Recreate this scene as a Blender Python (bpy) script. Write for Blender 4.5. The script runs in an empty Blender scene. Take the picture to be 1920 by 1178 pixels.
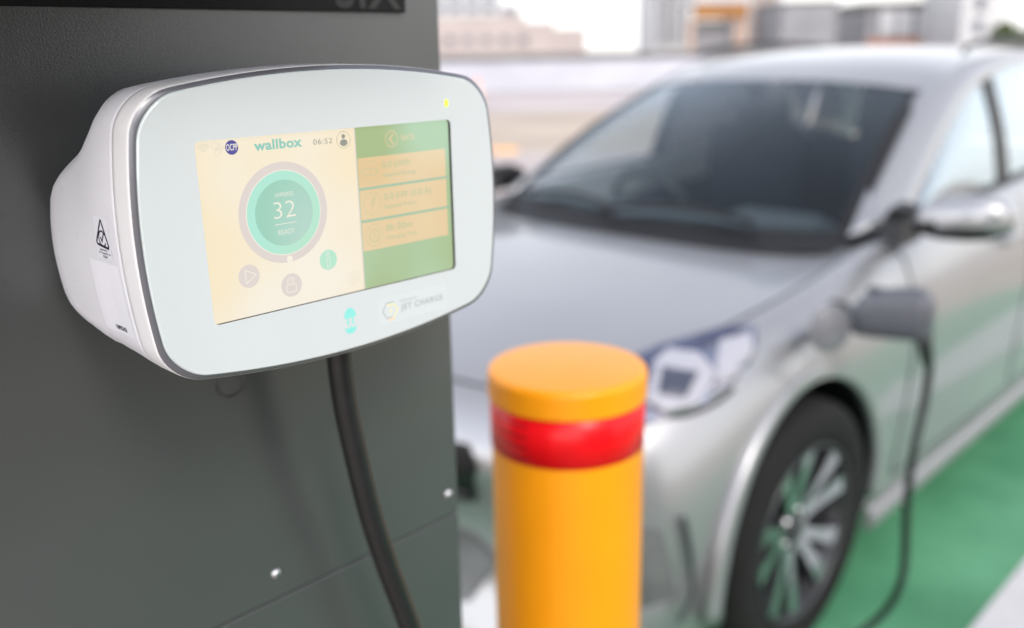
import bpy, bmesh, math, random
from mathutils import Vector, Matrix
from mathutils.bvhtree import BVHTree
random.seed(4)
PI = math.pi
scene = bpy.context.scene
COL = scene.collection

# ------------------------------------------------------------------ camera
CZ = 1.58
cd = bpy.data.cameras.new('camera')
cd.sensor_width = 36.0
cd.lens = 32.156
cd.clip_start = 0.02
cd.clip_end = 3000
cam = bpy.data.objects.new('camera', cd)
COL.objects.link(cam)
RX = Vector((0.69931939, -0.71453294, -0.01987635))
RY = Vector((0.21050386, 0.17928919, 0.96101171))
RZ = -Vector((0.68311091, 0.67623818, -0.27579235))
M = Matrix((RX, RY, RZ)).transposed().to_4x4()
M.translation = Vector((0, 0, CZ))
cam.matrix_world = M
cd.dof.use_dof = True
cd.dof.focus_distance = 0.435
cd.dof.aperture_fstop = 4.0
cd.dof.aperture_blades = 0
scene.camera = cam

# ------------------------------------------------------------------ world, sun, exposure
SUN_EL, SUN_AZ = math.radians(42), math.radians(-106)      # azimuth as a mathematical angle in the xy plane
world = bpy.data.worlds.new('World')
scene.world = world
world.use_nodes = True
nt = world.node_tree
bg = nt.nodes['Background']
sky = nt.nodes.new('ShaderNodeTexSky')
sky.sky_type = 'NISHITA'
sky.sun_disc = False
sky.sun_elevation = SUN_EL
sky.sun_rotation = PI / 2 - SUN_AZ
sky.air_density = 1.0
sky.dust_density = 4.0
sky.ozone_density = 1.0
hs = nt.nodes.new('ShaderNodeHueSaturation')
hs.inputs['Saturation'].default_value = 0.42
nt.links.new(sky.outputs[0], hs.inputs['Color'])
# bright overcast veil over the clear sky: white towards the horizon, cooler and dimmer overhead
tcw = nt.nodes.new('ShaderNodeTexCoord')
sep = nt.nodes.new('ShaderNodeSeparateXYZ')
nt.links.new(tcw.outputs['Generated'], sep.inputs[0])
cr_ = nt.nodes.new('ShaderNodeValToRGB')
cr_.color_ramp.elements[0].position = 0.0
cr_.color_ramp.elements[0].color = (3.9, 3.85, 3.75, 1)
cr_.color_ramp.elements[1].position = 0.85
cr_.color_ramp.elements[1].color = (1.30, 1.38, 1.62, 1)
e_ = cr_.color_ramp.elements.new(0.18)
e_.color = (3.3, 3.3, 3.35, 1)
e_ = cr_.color_ramp.elements.new(0.45)
e_.color = (1.75, 1.85, 2.15, 1)
nt.links.new(sep.outputs['Z'], cr_.inputs[0])
cn = nt.nodes.new('ShaderNodeTexNoise')
cn.inputs['Scale'].default_value = 2.2
cn.inputs['Detail'].default_value = 4
nt.links.new(tcw.outputs['Generated'], cn.inputs['Vector'])
cm = nt.nodes.new('ShaderNodeMapRange')
cm.inputs['From Min'].default_value = 0.3
cm.inputs['From Max'].default_value = 0.7
cm.inputs['To Min'].default_value = 0.75
cm.inputs['To Max'].default_value = 1.2
nt.links.new(cn.outputs[0], cm.inputs['Value'])
sc1 = nt.nodes.new('ShaderNodeVectorMath')
sc1.operation = 'SCALE'
nt.links.new(cr_.outputs[0], sc1.inputs[0])
# extra sky brightness added on the left to light the charger's left side
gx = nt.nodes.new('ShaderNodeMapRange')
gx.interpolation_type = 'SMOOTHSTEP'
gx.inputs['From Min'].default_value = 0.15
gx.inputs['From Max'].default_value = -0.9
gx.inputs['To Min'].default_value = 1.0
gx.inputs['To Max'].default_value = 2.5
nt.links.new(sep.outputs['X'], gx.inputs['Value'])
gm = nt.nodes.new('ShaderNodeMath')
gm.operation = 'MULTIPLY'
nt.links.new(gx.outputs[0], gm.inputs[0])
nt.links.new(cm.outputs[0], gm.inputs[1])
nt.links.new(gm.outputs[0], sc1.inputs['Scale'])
ad = nt.nodes.new('ShaderNodeVectorMath')
ad.operation = 'ADD'
sc2 = nt.nodes.new('ShaderNodeVectorMath')
sc2.operation = 'SCALE'
sc2.inputs['Scale'].default_value = 0.35
nt.links.new(hs.outputs[0], sc2.inputs[0])
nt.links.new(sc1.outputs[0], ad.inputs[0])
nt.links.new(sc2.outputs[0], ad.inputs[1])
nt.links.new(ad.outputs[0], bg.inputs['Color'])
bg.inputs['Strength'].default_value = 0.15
sl = bpy.data.lights.new('sun', 'SUN')
sl.energy = 0.5
sl.angle = math.radians(16)
sl.color = (1.0, 0.94, 0.86)
sun = bpy.data.objects.new('sun', sl)
COL.objects.link(sun)
sd = Vector((math.cos(SUN_EL) * math.cos(SUN_AZ), math.cos(SUN_EL) * math.sin(SUN_AZ), math.sin(SUN_EL)))
sun.rotation_euler = sd.to_track_quat('Z', 'Y').to_euler()
sun.location = (3, -6, 8)
scene.view_settings.view_transform = 'Standard'
scene.view_settings.look = 'None'
scene.view_settings.gamma = 1
scene.view_settings.exposure = 1.4
scene.cycles.max_bounces = 10
scene.cycles.transparent_max_bounces = 16
scene.cycles.use_denoising = True


# ------------------------------------------------------------------ materials
def mat(name, col, rough=0.5, metal=0.0, coat=0.0, var=0.0, vscale=20.0, bump=0.0, bscale=400.0, emit=None, es=1.0,
        col2=None, detail=3.0, ior=1.5, spec=0.5, bdist=0.001, coatr=0.05):
    m = bpy.data.materials.new(name)
    m.use_nodes = True
    t = m.node_tree
    b = t.nodes['Principled BSDF']
    b.inputs['Base Color'].default_value = (*col, 1)
    b.inputs['Roughness'].default_value = rough
    b.inputs['Metallic'].default_value = metal
    b.inputs['Coat Weight'].default_value = coat
    b.inputs['Coat Roughness'].default_value = coatr
    b.inputs['IOR'].default_value = ior
    b.inputs['Specular IOR Level'].default_value = spec
    tc = t.nodes.new('ShaderNodeTexCoord')
    if var > 0 or col2:
        n = t.nodes.new('ShaderNodeTexNoise')
        n.inputs['Scale'].default_value = vscale
        n.inputs['Detail'].default_value = detail
        t.links.new(tc.outputs['Object'], n.inputs['Vector'])
        r = t.nodes.new('ShaderNodeValToRGB')
        a = col if col2 else tuple(c * (1 - var) for c in col)
        c2 = col2 if col2 else tuple(min(1, c * (1 + var)) for c in col)
        r.color_ramp.elements[0].color = (*a, 1)
        r.color_ramp.elements[1].color = (*c2, 1)
        r.color_ramp.elements[0].position = 0.35
        r.color_ramp.elements[1].position = 0.65
        t.links.new(n.outputs[0], r.inputs[0])
        t.links.new(r.outputs[0], b.inputs['Base Color'])
        if emit:
            t.links.new(r.outputs[0], b.inputs['Emission Color'])
    if bump > 0:
        n2 = t.nodes.new('ShaderNodeTexNoise')
        n2.inputs['Scale'].default_value = bscale
        n2.inputs['Detail'].default_value = 2
        t.links.new(tc.outputs['Object'], n2.inputs['Vector'])
        bp = t.nodes.new('ShaderNodeBump')
        bp.inputs['Strength'].default_value = bump
        bp.inputs['Distance'].default_value = bdist
        t.links.new(n2.outputs[0], bp.inputs['Height'])
        t.links.new(bp.outputs[0], b.inputs['Normal'])
    if emit:
        if not (var > 0 or col2):
            b.inputs['Emission Color'].default_value = (*emit, 1)
        b.inputs['Emission Strength'].default_value = es
    return m


def s2l(r, g, b):
    return tuple((c / 255 / 12.92) if c / 255 <= 0.04045 else ((c / 255 + 0.055) / 1.055) ** 2.4 for c in (r, g, b))


def lit(name, r, g, b, k=None, col2=None, wash=0.0):
    """a patch of the lit display: emits the colour, hardly reflects any of its own"""
    k = SCREEN if k is None else k
    m = mat(name, (0.03, 0.03, 0.03), rough=0.35, spec=0.3)
    bs = m.node_tree.nodes['Principled BSDF']
    if wash:
        r, g, b = (v * (1 - wash) + w_ * wash for v, w_ in zip((r, g, b), (250, 240, 228)))
    c = s2l(r, g, b)
    bs.inputs['Emission Color'].default_value = (*c, 1)
    bs.inputs['Emission Strength'].default_value = k
    if col2:
        t = m.node_tree
        tc = t.nodes.new('ShaderNodeTexCoord')
        n = t.nodes.new('ShaderNodeTexNoise')
        n.inputs['Scale'].default_value = 14
        n.inputs['Detail'].default_value = 1
        r_ = t.nodes.new('ShaderNodeValToRGB')
        r_.color_ramp.elements[0].color = (*c, 1)
        r_.color_ramp.elements[1].color = (*s2l(*col2), 1)
        r_.color_ramp.elements[0].position = 0.38
        r_.color_ramp.elements[1].position = 0.66
        t.links.new(tc.outputs['Object'], n.inputs['Vector'])
        t.links.new(n.outputs[0], r_.inputs[0])
        t.links.new(r_.outputs[0], bs.inputs['Emission Color'])
    return m


SCREEN = 0.345


def specks(m, scale, thr, col, strength=0.8):
    """small scattered dirt marks worn into a surface colour"""
    t = m.node_tree
    b = t.nodes['Principled BSDF']
    src = b.inputs['Base Color'].links[0].from_socket if b.inputs['Base Color'].links else None
    tc = t.nodes.new('ShaderNodeTexCoord')
    v = t.nodes.new('ShaderNodeTexVoronoi')
    v.inputs['Scale'].default_value = scale
    v.inputs['Randomness'].default_value = 1
    n = t.nodes.new('ShaderNodeTexNoise')
    n.inputs['Scale'].default_value = scale * 0.12
    n.inputs['Detail'].default_value = 2
    t.links.new(tc.outputs['Object'], v.inputs['Vector'])
    t.links.new(tc.outputs['Object'], n.inputs['Vector'])
    r1 = t.nodes.new('ShaderNodeValToRGB')
    r1.color_ramp.elements[0].position = thr * 0.5
    r1.color_ramp.elements[0].color = (1, 1, 1, 1)
    r1.color_ramp.elements[1].position = thr
    r1.color_ramp.elements[1].color = (0, 0, 0, 1)
    t.links.new(v.outputs['Distance'], r1.inputs[0])
    r2 = t.nodes.new('ShaderNodeValToRGB')
    r2.color_ramp.elements[0].position = 0.56
    r2.color_ramp.elements[1].position = 0.68
    t.links.new(n.outputs[0], r2.inputs[0])
    mu = t.nodes.new('ShaderNodeMath')
    mu.operation = 'MULTIPLY'
    t.links.new(r1.outputs[0], mu.inputs[0])
    t.links.new(r2.outputs[0], mu.inputs[1])
    m2 = t.nodes.new('ShaderNodeMath')
    m2.operation = 'MULTIPLY'
    m2.inputs[1].default_value = strength
    t.links.new(mu.outputs[0], m2.inputs[0])
    mx = t.nodes.new('ShaderNodeMix')
    mx.data_type = 'RGBA'
    t.links.new(m2.outputs[0], mx.inputs['Factor'])
    if src:
        t.links.new(src, mx.inputs['A'])
    else:
        mx.inputs['A'].default_value = b.inputs['Base Color'].default_value
    mx.inputs['B'].default_value = (*col, 1)
    t.links.new(mx.outputs['Result'], b.inputs['Base Color'])


def thin_glass(name, tint, refl_rough=0.02, base=0.03):
    m = bpy.data.materials.new(name)
    m.use_nodes = True
    t = m.node_tree
    out = t.nodes['Material Output']
    t.nodes.remove(t.nodes['Principled BSDF'])
    tr = t.nodes.new('ShaderNodeBsdfTransparent')
    tr.inputs['Color'].default_value = (*tint, 1)
    gl = t.nodes.new('ShaderNodeBsdfGlossy')
    gl.inputs['Roughness'].default_value = refl_rough
    gl.inputs['Color'].default_value = (0.84, 0.94, 1, 1)
    fr = t.nodes.new('ShaderNodeLayerWeight')
    fr.inputs['Blend'].default_value = 0.5
    pw = t.nodes.new('ShaderNodeMath')
    pw.operation = 'POWER'
    pw.inputs[1].default_value = 3.9
    t.links.new(fr.outputs['Facing'], pw.inputs[0])
    mx = t.nodes.new('ShaderNodeMixShader')
    mm = t.nodes.new('ShaderNodeMath')
    mm.operation = 'MULTIPLY_ADD'
    mm.inputs[1].default_value = 1.1
    mm.inputs[2].default_value = base
    t.links.new(pw.outputs[0], mm.inputs[0])
    t.links.new(mm.outputs[0], mx.inputs[0])
    t.links.new(tr.outputs[0], mx.inputs[1])
    t.links.new(gl.outputs[0], mx.inputs[2])
    t.links.new(mx.outputs[0], out.inputs['Surface'])
    return m


# ------------------------------------------------------------------ helpers
def link(name, bm, mats, parent=None, smooth=False, loc=None):
    me = bpy.data.meshes.new(name)
    bm.normal_update()
    bm.to_mesh(me)
    bm.free()
    for m in (mats if isinstance(mats, (list, tuple)) else [mats]):
        me.materials.append(m)
    if smooth:
        for p in me.polygons:
            p.use_smooth = True
    o = bpy.data.objects.new(name, me)
    COL.objects.link(o)
    if parent is not None:
        o.parent = parent
    if loc:
        o.location = loc
    return o


def thing(name, label, cat, loc=(0, 0, 0), group=None, rz=0.0):
    o = bpy.data.objects.new(name, None)
    o.empty_display_size = 0.1
    COL.objects.link(o)
    o.location = loc
    o.rotation_euler = (0, 0, rz)
    o['label'] = label
    o['category'] = cat
    if group:
        o['group'] = group
    return o


def tag(o, label, cat, group=None):
    o['label'] = label
    o['category'] = cat
    if group:
        o['group'] = group
    return o


def structure(o):
    o['kind'] = 'structure'
    return o


def box(bm, c, s, bev=0.0, mi=0, seg=2):
    r = bmesh.ops.create_cube(bm, size=1.0)
    vs = r['verts']
    bmesh.ops.scale(bm, vec=s, verts=vs)
    bmesh.ops.translate(bm, vec=c, verts=vs)
    fs = set()
    for v in vs:
        fs.update(v.link_faces)
    for f_ in fs:
        f_.material_index = mi
    if bev > 0:
        es = set()
        for v in vs:
            es.update(v.link_edges)
        rb = bmesh.ops.bevel(bm, geom=list(es), offset=bev, segments=seg, affect='EDGES', profile=0.5)
        for f_ in rb['faces']:
            f_.material_index = mi
    return vs


def tube(bm, pts, rad, seg=12, mi=0, cap=True, close=False):
    """swept circular tube along points; rad number or list"""
    n = len(pts)
    P = [Vector(p) for p in pts]
    R = rad if isinstance(rad, (list, tuple)) else [rad] * n
    rings = []
    up = Vector((0, 0, 1))
    prev = None
    for i in range(n):
        if close:
            t = (P[(i + 1) % n] - P[i - 1]).normalized()
        else:
            t = (P[min(i + 1, n - 1)] - P[max(i - 1, 0)]).normalized()
        if prev is None:
            a = t.cross(up)
            if a.length < 0.05:
                a = t.cross(Vector((1, 0, 0)))
            a.normalize()
        else:
            a = prev - t * prev.dot(t)
            a.normalize()
        prev = a
        b = t.cross(a)
        rings.append([bm.verts.new(P[i] + (a * math.cos(2 * PI * k / seg) + b * math.sin(2 * PI * k / seg)) * R[i]) for k in range(seg)])
    rng = n if close else n - 1
    for i in range(rng):
        A, B = rings[i], rings[(i + 1) % n]
        for k in range(seg):
            f_ = bm.faces.new((A[k], A[(k + 1) % seg], B[(k + 1) % seg], B[k]))
            f_.material_index = mi
    if cap and not close:
        bm.faces.new(list(reversed(rings[0]))).material_index = mi
        bm.faces.new(rings[-1]).material_index = mi


def spline(pts, n=12):
    P = [Vector(p) for p in pts]
    out = []
    for i in range(len(P) - 1):
        p0, p1, p2, p3 = P[max(i - 1, 0)], P[i], P[i + 1], P[min(i + 2, len(P) - 1)]
        for k in range(n):
            t = k / n
            out.append(0.5 * ((2 * p1) + (p2 - p0) * t + (2 * p0 - 5 * p1 + 4 * p2 - p3) * t * t + (3 * p1 - p0 - 3 * p2 + p3) * t ** 3))
    out.append(P[-1])
    return out


def loft(bm, rings, closed=True, cap0=False, cap1=False, mi=0):
    V = [[bm.verts.new(p) for p in r] for r in rings]
    m = len(V[0])
    for i in range(len(V) - 1):
        for k in range(m if closed else m - 1):
            a, b = V[i][k], V[i][(k + 1) % m]
            c, d = V[i + 1][(k + 1) % m], V[i + 1][k]
            f_ = bm.faces.new((a, b, c, d))
            f_.material_index = mi
    if cap0:
        bm.faces.new(list(reversed(V[0]))).material_index = mi
    if cap1:
        bm.faces.new(V[-1]).material_index = mi
    return V


def lathe(bm, prof, seg=48, mi=0, axis='z', c=(0, 0, 0)):
    """prof: (radius, height)"""
    rings = []
    for (r, h) in prof:
        ring = []
        for k in range(seg):
            a = 2 * PI * k / seg
            if axis == 'z':
                p = (c[0] + r * math.cos(a), c[1] + r * math.sin(a), c[2] + h)
            else:  # y
                p = (c[0] + r * math.cos(a), c[1] + h, c[2] + r * math.sin(a))
            ring.append(p)
        rings.append(ring)
    return loft(bm, rings, True, False, False, mi)


def fill_poly(bm, pts3, mi=0):
    f_ = bm.faces.new([bm.verts.new(p) for p in pts3])
    f_.material_index = mi
    return f_


def smoothmod(o, lv=2):
    md = o.modifiers.new('sub', 'SUBSURF')
    md.levels = lv
    md.render_levels = lv
    return md


def text_bm(s, size, align='LEFT', bold=0.0, spacing=1.0, xs=1.0):
    cu = bpy.data.curves.new('t', 'FONT')
    cu.body = s
    cu.size = size
    cu.align_x = align
    cu.offset = bold
    cu.space_character = spacing
    cu.resolution_u = 4
    ob = bpy.data.objects.new('t', cu)
    COL.objects.link(ob)
    dg = bpy.context.evaluated_depsgraph_get()
    me = bpy.data.meshes.new_from_object(ob.evaluated_get(dg))
    bm = bmesh.new()
    bm.from_mesh(me)
    bpy.data.objects.remove(ob)
    bpy.data.meshes.remove(me)
    bpy.data.curves.remove(cu)
    for v in bm.verts:
        v.co.x *= xs
    return bm


def flat_join(dst, src, fn, mi=0):
    """copy src (2D in xy) into dst with fn(x,y)->3D"""
    mp = {}
    for v in src.verts:
        mp[v] = dst.verts.new(fn(v.co.x, v.co.y))
    for f_ in src.faces:
        try:
            g = dst.faces.new([mp[v] for v in f_.verts])
            g.material_index = mi
        except ValueError:
            pass
    src.free()


def eval_mesh(o):
    dg = bpy.context.evaluated_depsgraph_get()
    return bpy.data.meshes.new_from_object(o.evaluated_get(dg))


def bake(o):
    me = eval_mesh(o)
    o.modifiers.clear()
    o.data = me
    return o


def bvh_of(o):
    bm = bmesh.new()
    bm.from_mesh(o.data)
    t = BVHTree.FromBMesh(bm)
    bm.free()
    return t


def dense_poly(pts2, step):
    bm = bmesh.new()
    bm.faces.new([bm.verts.new((p[0], p[1], 0)) for p in pts2])
    xs = [p[0] for p in pts2]
    ys = [p[1] for p in pts2]
    x = math.ceil(min(xs) / step) * step
    while x < max(xs):
        bmesh.ops.bisect_plane(bm, geom=bm.verts[:] + bm.edges[:] + bm.faces[:], plane_co=(x + 1e-5, 0, 0), plane_no=(1, 0, 0))
        x += step
    y = math.ceil(min(ys) / step) * step
    while y < max(ys):
        bmesh.ops.bisect_plane(bm, geom=bm.verts[:] + bm.edges[:] + bm.faces[:], plane_co=(0, y + 1e-5, 0), plane_no=(0, 1, 0))
        y += step
    return bm


def ring2d(cx, cy, r1, r0, seg=64):
    """annulus (or disc when r0 == 0) in 2D"""
    bm = bmesh.new()
    o_ = [bm.verts.new((cx + r1 * math.cos(2 * PI * k / seg), cy + r1 * math.sin(2 * PI * k / seg), 0)) for k in range(seg)]
    if r0 <= 0:
        bm.faces.new(o_)
        return bm
    i_ = [bm.verts.new((cx + r0 * math.cos(2 * PI * k / seg), cy + r0 * math.sin(2 * PI * k / seg), 0)) for k in range(seg)]
    for k in range(seg):
        j = (k + 1) % seg
        bm.faces.new((o_[k], o_[j], i_[j], i_[k]))
    return bm


def line2d(pts, w, close=False):
    """stroked polyline in 2D"""
    bm = bmesh.new()
    P = [Vector((p[0], p[1])) for p in pts]
    n = len(P)
    L, R = [], []
    for i in range(n):
        if close:
            a, b = P[i - 1], P[(i + 1) % n]
            d1, d2 = (P[i] - P[i - 1]).normalized(), (P[(i + 1) % n] - P[i]).normalized()
        else:
            d1 = (P[i] - P[i - 1]).normalized() if i > 0 else (P[1] - P[0]).normalized()
            d2 = (P[i + 1] - P[i]).normalized() if i < n - 1 else d1
        t = (d1 + d2)
        if t.length < 1e-6:
            t = d1
        t.normalize()
        nn = Vector((-t.y, t.x))
        k = 1 / max(0.45, nn.dot(Vector((-d1.y, d1.x))))
        L.append(bm.verts.new((P[i].x + nn.x * w / 2 * k, P[i].y + nn.y * w / 2 * k, 0)))
        R.append(bm.verts.new((P[i].x - nn.x * w / 2 * k, P[i].y - nn.y * w / 2 * k, 0)))
    for i in range(n if close else n - 1):
        j = (i + 1) % n
        bm.faces.new((L[i], R[i], R[j], L[j]))
    return bm


def rrect(x0, y0, x1, y1, r, seg=6):
    pts = []
    for cx, cy, a0 in ((x1 - r, y1 - r, 0), (x0 + r, y1 - r, 90), (x0 + r, y0 + r, 180), (x1 - r, y0 + r, 270)):
        for k in range(seg + 1):
            a = math.radians(a0 + 90 * k / seg)
            pts.append((cx + r * math.cos(a), cy + r * math.sin(a)))
    return pts


def poly2d(pts):
    bm = bmesh.new()
    bm.faces.new([bm.verts.new((p[0], p[1], 0)) for p in pts])
    return bm


# ================================================================== THE SETTING
m_deck = mat('deck_concrete', (0.30, 0.245, 0.195), rough=0.85, col2=(0.43, 0.350, 0.285), vscale=0.25, bump=0.3, bscale=60, bdist=0.004, detail=5)
bm = bmesh.new()
bmesh.ops.create_grid(bm, x_segments=8, y_segments=8, size=900)
structure(link('ground', bm, m_deck, loc=(0, 0, 0)))

m_green = mat('green_bay_paint', (0.046, 0.190, 0.092), rough=0.5, col2=(0.098, 0.305, 0.160), vscale=1.9, bump=0.35, bscale=70, bdist=0.004, detail=8)
m_line = mat('line_paint', (0.50, 0.49, 0.50), rough=0.55, var=0.06, vscale=9, bump=0.2, bscale=90, bdist=0.002)


def sheet(bm, x0, y0, x1, y1, z):
    bm.faces.new([bm.verts.new(p) for p in ((x0, y0, z), (x1, y0, z), (x1, y1, z), (x0, y1, z))])


bm = bmesh.new()
sheet(bm, 0.55, -2.2, 6.6, 3.42, 0.004)
structure(link('green_parking_bay', bm, m_green))
bm = bmesh.new()
sheet(bm, 0.9, 0.46, 6.4, 0.655, 0.008)
sheet(bm, 0.9, 3.12, 6.4, 3.22, 0.008)
structure(link('bay_lines', bm, m_line))

FW = Vector((0.7107, 0.7035, 0)).normalized()
RT = Vector((0.7035, -0.7107, 0)).normalized()


def far(px, dist):
    """ground point seen under image column px at a distance along the view"""
    return FW * dist + RT * ((px - 960) / 1785 + 0.006) * dist


FACE = math.atan2(RT.y, RT.x)


def lane(name, d0, d1, m, z=0.004):
    bm = bmesh.new()
    q = [FW * d0 - RT * 60, FW * d0 + RT * 60, FW * d1 + RT * 60, FW * d1 - RT * 60]
    bm.faces.new([bm.verts.new((p.x, p.y, z)) for p in q])
    return structure(link(name, bm, m))


lane('far_walkway', 25.5, 36.6, mat('walkway_grey', (0.36, 0.315, 0.315), rough=0.85, col2=(0.44, 0.385, 0.38), vscale=0.35, detail=5))
lane('access_lane', 9.2, 15.0, mat('lane_grey', (0.35, 0.30, 0.285), rough=0.85, col2=(0.43, 0.375, 0.36), vscale=0.5, detail=5))
PXM = 1 / 1857.0


def hgt(px, py, dist):
    return CZ + dist * (97 - 0.02 * (px - 960) - py) * PXM


m_white_wall = mat('wall_white', (0.40, 0.40, 0.44), rough=0.8, var=0.07, vscale=0.6)
m_cap_grey = mat('wall_cap_grey', (0.12, 0.115, 0.11), rough=0.8, var=0.1, vscale=1)
m_pink = mat('render_pink', (0.37, 0.32, 0.305), rough=0.85, var=0.06, vscale=0.3)
m_grey_b = mat('cladding_grey', (0.20, 0.20, 0.215), rough=0.6, var=0.12, vscale=0.5)
m_pale_b = mat('cladding_pale', (0.43, 0.43, 0.44), rough=0.7, var=0.05, vscale=0.4)
m_orange = mat('beam_orange', (0.24, 0.10, 0.018), rough=0.6, var=0.15, vscale=0.5)
m_peach = mat('column_peach', (0.42, 0.30, 0.24), rough=0.8, var=0.05, vscale=0.4)
m_dglass = mat('far_window', (0.10, 0.115, 0.14), rough=0.12, var=0.2, vscale=0.3)
m_brick = mat('brick_red', (0.36, 0.17, 0.12), rough=0.8, var=0.15, vscale=0.8)


def far_thing(name, label, cat, px, dist, group=None):
    p = far(px, dist)
    return thing(name, label, cat, (p.x, p.y, 0), group, FACE)


def fbox(name, root, px0, px1, y0, y1, dist, depth, m, root_px, push=0.0, rows=None):
    """box on the root: pixel extents at the root's distance turned into metres"""
    k = dist / 1785
    x0, x1 = (px0 - root_px) * k, (px1 - root_px) * k
    z0 = 0.0 if y1 is None else hgt((px0 + px1) / 2, y1, dist)
    z1 = hgt((px0 + px1) / 2, y0, dist)
    bm = bmesh.new()
    box(bm, ((x0 + x1) / 2, push + depth / 2, (z0 + z1) / 2), (x1 - x0, depth, z1 - z0), bev=min(0.05, depth * 0.2), seg=1)
    return link(name, bm, m, root)


# the low wall round the deck
D = 37.0
root = far_thing('deck_wall', 'long pale grey wall with dark coping at the far edge of the car park deck', 'wall', 1000, D)
fbox('wall_panel', root, 600, 3200, 96, None, D, 0.3, m_white_wall, 1000)
fbox('coping', root, 600, 3200, 84, 96, D, 0.42, m_cap_grey, 1000, -0.06)

# low stepped pink building on the left
D = 95.0
root = far_thing('pink_building', 'low stepped pink building with a row of windows beyond the deck wall', 'building', 900, D)
fbox('wall', root, 640, 985, 33, None, D, 12, m_pink, 900)
fbox('wall', root, 985.5, 1040, 42, None, D, 11, m_pink, 900)
fbox('wall', root, 1040.5, 1098, 54, None, D, 10, m_pink, 900)
for i in range(9):
    fbox('window', root, 700 + i * 34, 716 + i * 34, 70, 82, D, 0.25, m_dglass, 900, -0.1)
D = 125.0
root = far_thing('grey_office_building', 'grey and white office block rising behind the low pink building', 'building', 860, D)
fbox('wall', root, 640, 940, -60, None, D, 14, m_pale_b, 860)
fbox('wall', root, 940.5, 975, 12, None, D, 12, m_grey_b, 860)
for r_ in range(3):
    for i in range(8):
        fbox('window', root, 690 + i * 31, 712 + i * 31, -44 + r_ * 27, -30 + r_ * 27, D, 0.3, m_dglass, 860, -0.12)

# white building with vertical fins
D = 85.0
root = far_thing('finned_white_building', 'white building with vertical grey fins left of the orange beam', 'building', 1262, D)
fbox('wall', root, 1224, 1294, -60, None, D, 10, m_pale_b, 1262)
for px in (1232, 1246, 1262, 1280):
    fbox('fin', root, px, px + 5, -58, 86, D, 0.5, m_grey_b, 1262, -0.4)
# loading canopy with the orange beam
D = 70.0
root = far_thing('loading_canopy', 'loading canopy with an orange brown beam over grey shutters', 'canopy', 1344, D)
fbox('beam', root, 1296, 1392, 10, 37, D, 1.0, m_orange, 1344, -1.2)
fbox('shutter', root, 1300, 1368, 40, None, D, 0.4, m_grey_b, 1344)
fbox('roof_slab', root, 1292, 1396, -14, 9.5, D, 6.0, m_pale_b, 1344, -1.2)
for px in (1371, 1385):
    fbox('column', root, px, px + 9, 37.5, None, D, 0.5, m_peach, 1344, -0.9)
fbox('column', root, 1286, 1295, 37.5, None, D, 0.5, m_peach, 1344, -0.9)
D = 88.0
root = far_thing('striped_white_building', 'narrow white building with pale stripes right of the orange beam', 'building', 1428, D)
fbox('wall', root, 1398, 1459, -60, None, D, 10, m_pale_b, 1428)
for px in (1408, 1424, 1440):
    fbox('fin', root, px, px + 5, -58, 84, D, 0.5, m_peach, 1428, -0.4)
D = 80.0
root = far_thing('grey_plant_room', 'plain dark grey box shaped plant room above the car roof', 'building', 1512, D)
fbox('wall', root, 1462, 1566, 8, None, D, 8, m_grey_b, 1512)
fbox('parapet', root, 1459, 1569, 3, 8, D, 8.3, m_cap_grey, 1512, -0.15)
D = 92.0
root = far_thing('colonnade_building', 'grey building with tall white panels between dark windows above the car roof', 'building', 1730, D)
fbox('wall', root, 1622, 1795, 18, None, D, 12, m_grey_b, 1730)
fbox('roof_edge', root, 1618, 1800, 4, 18, D, 12.4, m_cap_grey, 1730, -0.2)
for px in (1646, 1678, 1715, 1760):
    fbox('panel', root, px, px + 25, 20, 70, D, 0.4, m_pale_b, 1730, -0.3)
fbox('brick_base', root, 1624, 1792, 72, 90, D, 0.3, m_brick, 1730, -0.2)
D = 84.0
root = far_thing('white_stair_tower', 'tall white stair tower with a dark window at the right', 'building', 1835, D)
fbox('wall', root, 1798, 1872, -70, None, D, 8, m_pale_b, 1835)
for r_ in range(3):
    fbox('window', root, 1822, 1838, -50 + r_ * 44, -22 + r_ * 44, D, 0.3, m_dglass, 1835, -0.12)


# the bush at the right edge: many leaf faces in an uneven crown over a stem
def bush(px, dist, w, h, label):
    root = far_thing('bush', label, 'bush', px, dist)
    bm = bmesh.new()
    rnd = random.Random(9)
    cl = [(rnd.uniform(-w, w) * 0.42, rnd.uniform(-w, w) * 0.35, h * rnd.uniform(0.35, 0.85), rnd.uniform(0.25, 0.45)) for _ in range(26)]
    for c in cl:
        for _ in range(140):
            d = Vector((rnd.gauss(0, 1), rnd.gauss(0, 1), rnd.gauss(0, 1))).normalized() * c[3] * w * 0.42 * rnd.uniform(0.6, 1.05)
            p = Vector(c[:3]) + d
            a = Vector((rnd.gauss(0, 1), rnd.gauss(0, 1), rnd.gauss(0, 1))).normalized() * 0.13
            b = a.cross(Vector((rnd.gauss(0, 1), rnd.gauss(0, 1), rnd.gauss(0, 1)))).normalized() * 0.08
            bm.faces.new([bm.verts.new(p + q) for q in (-a, b, a, -b)])
    m_leaf = mat('leaf_green', (0.035, 0.06, 0.012), rough=0.6, col2=(0.09, 0.12, 0.03), vscale=1.2)
    link('crown', bm, m_leaf, root)
    bm = bmesh.new()
    tube(bm, [(0, 0, 0), (0.05, 0, h * 0.3), (-0.05, 0.05, h * 0.6)], [0.14, 0.1, 0.05], 10)
    for k in range(5):
        a = k * 1.3
        tube(bm, [(0, 0, h * 0.25), (math.cos(a) * w * 0.2, math.sin(a) * w * 0.2, h * 0.65)], [0.06, 0.02], 8)
    link('stem', bm, mat('bark', (0.09, 0.06, 0.04), rough=0.9, var=0.2), root)


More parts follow.
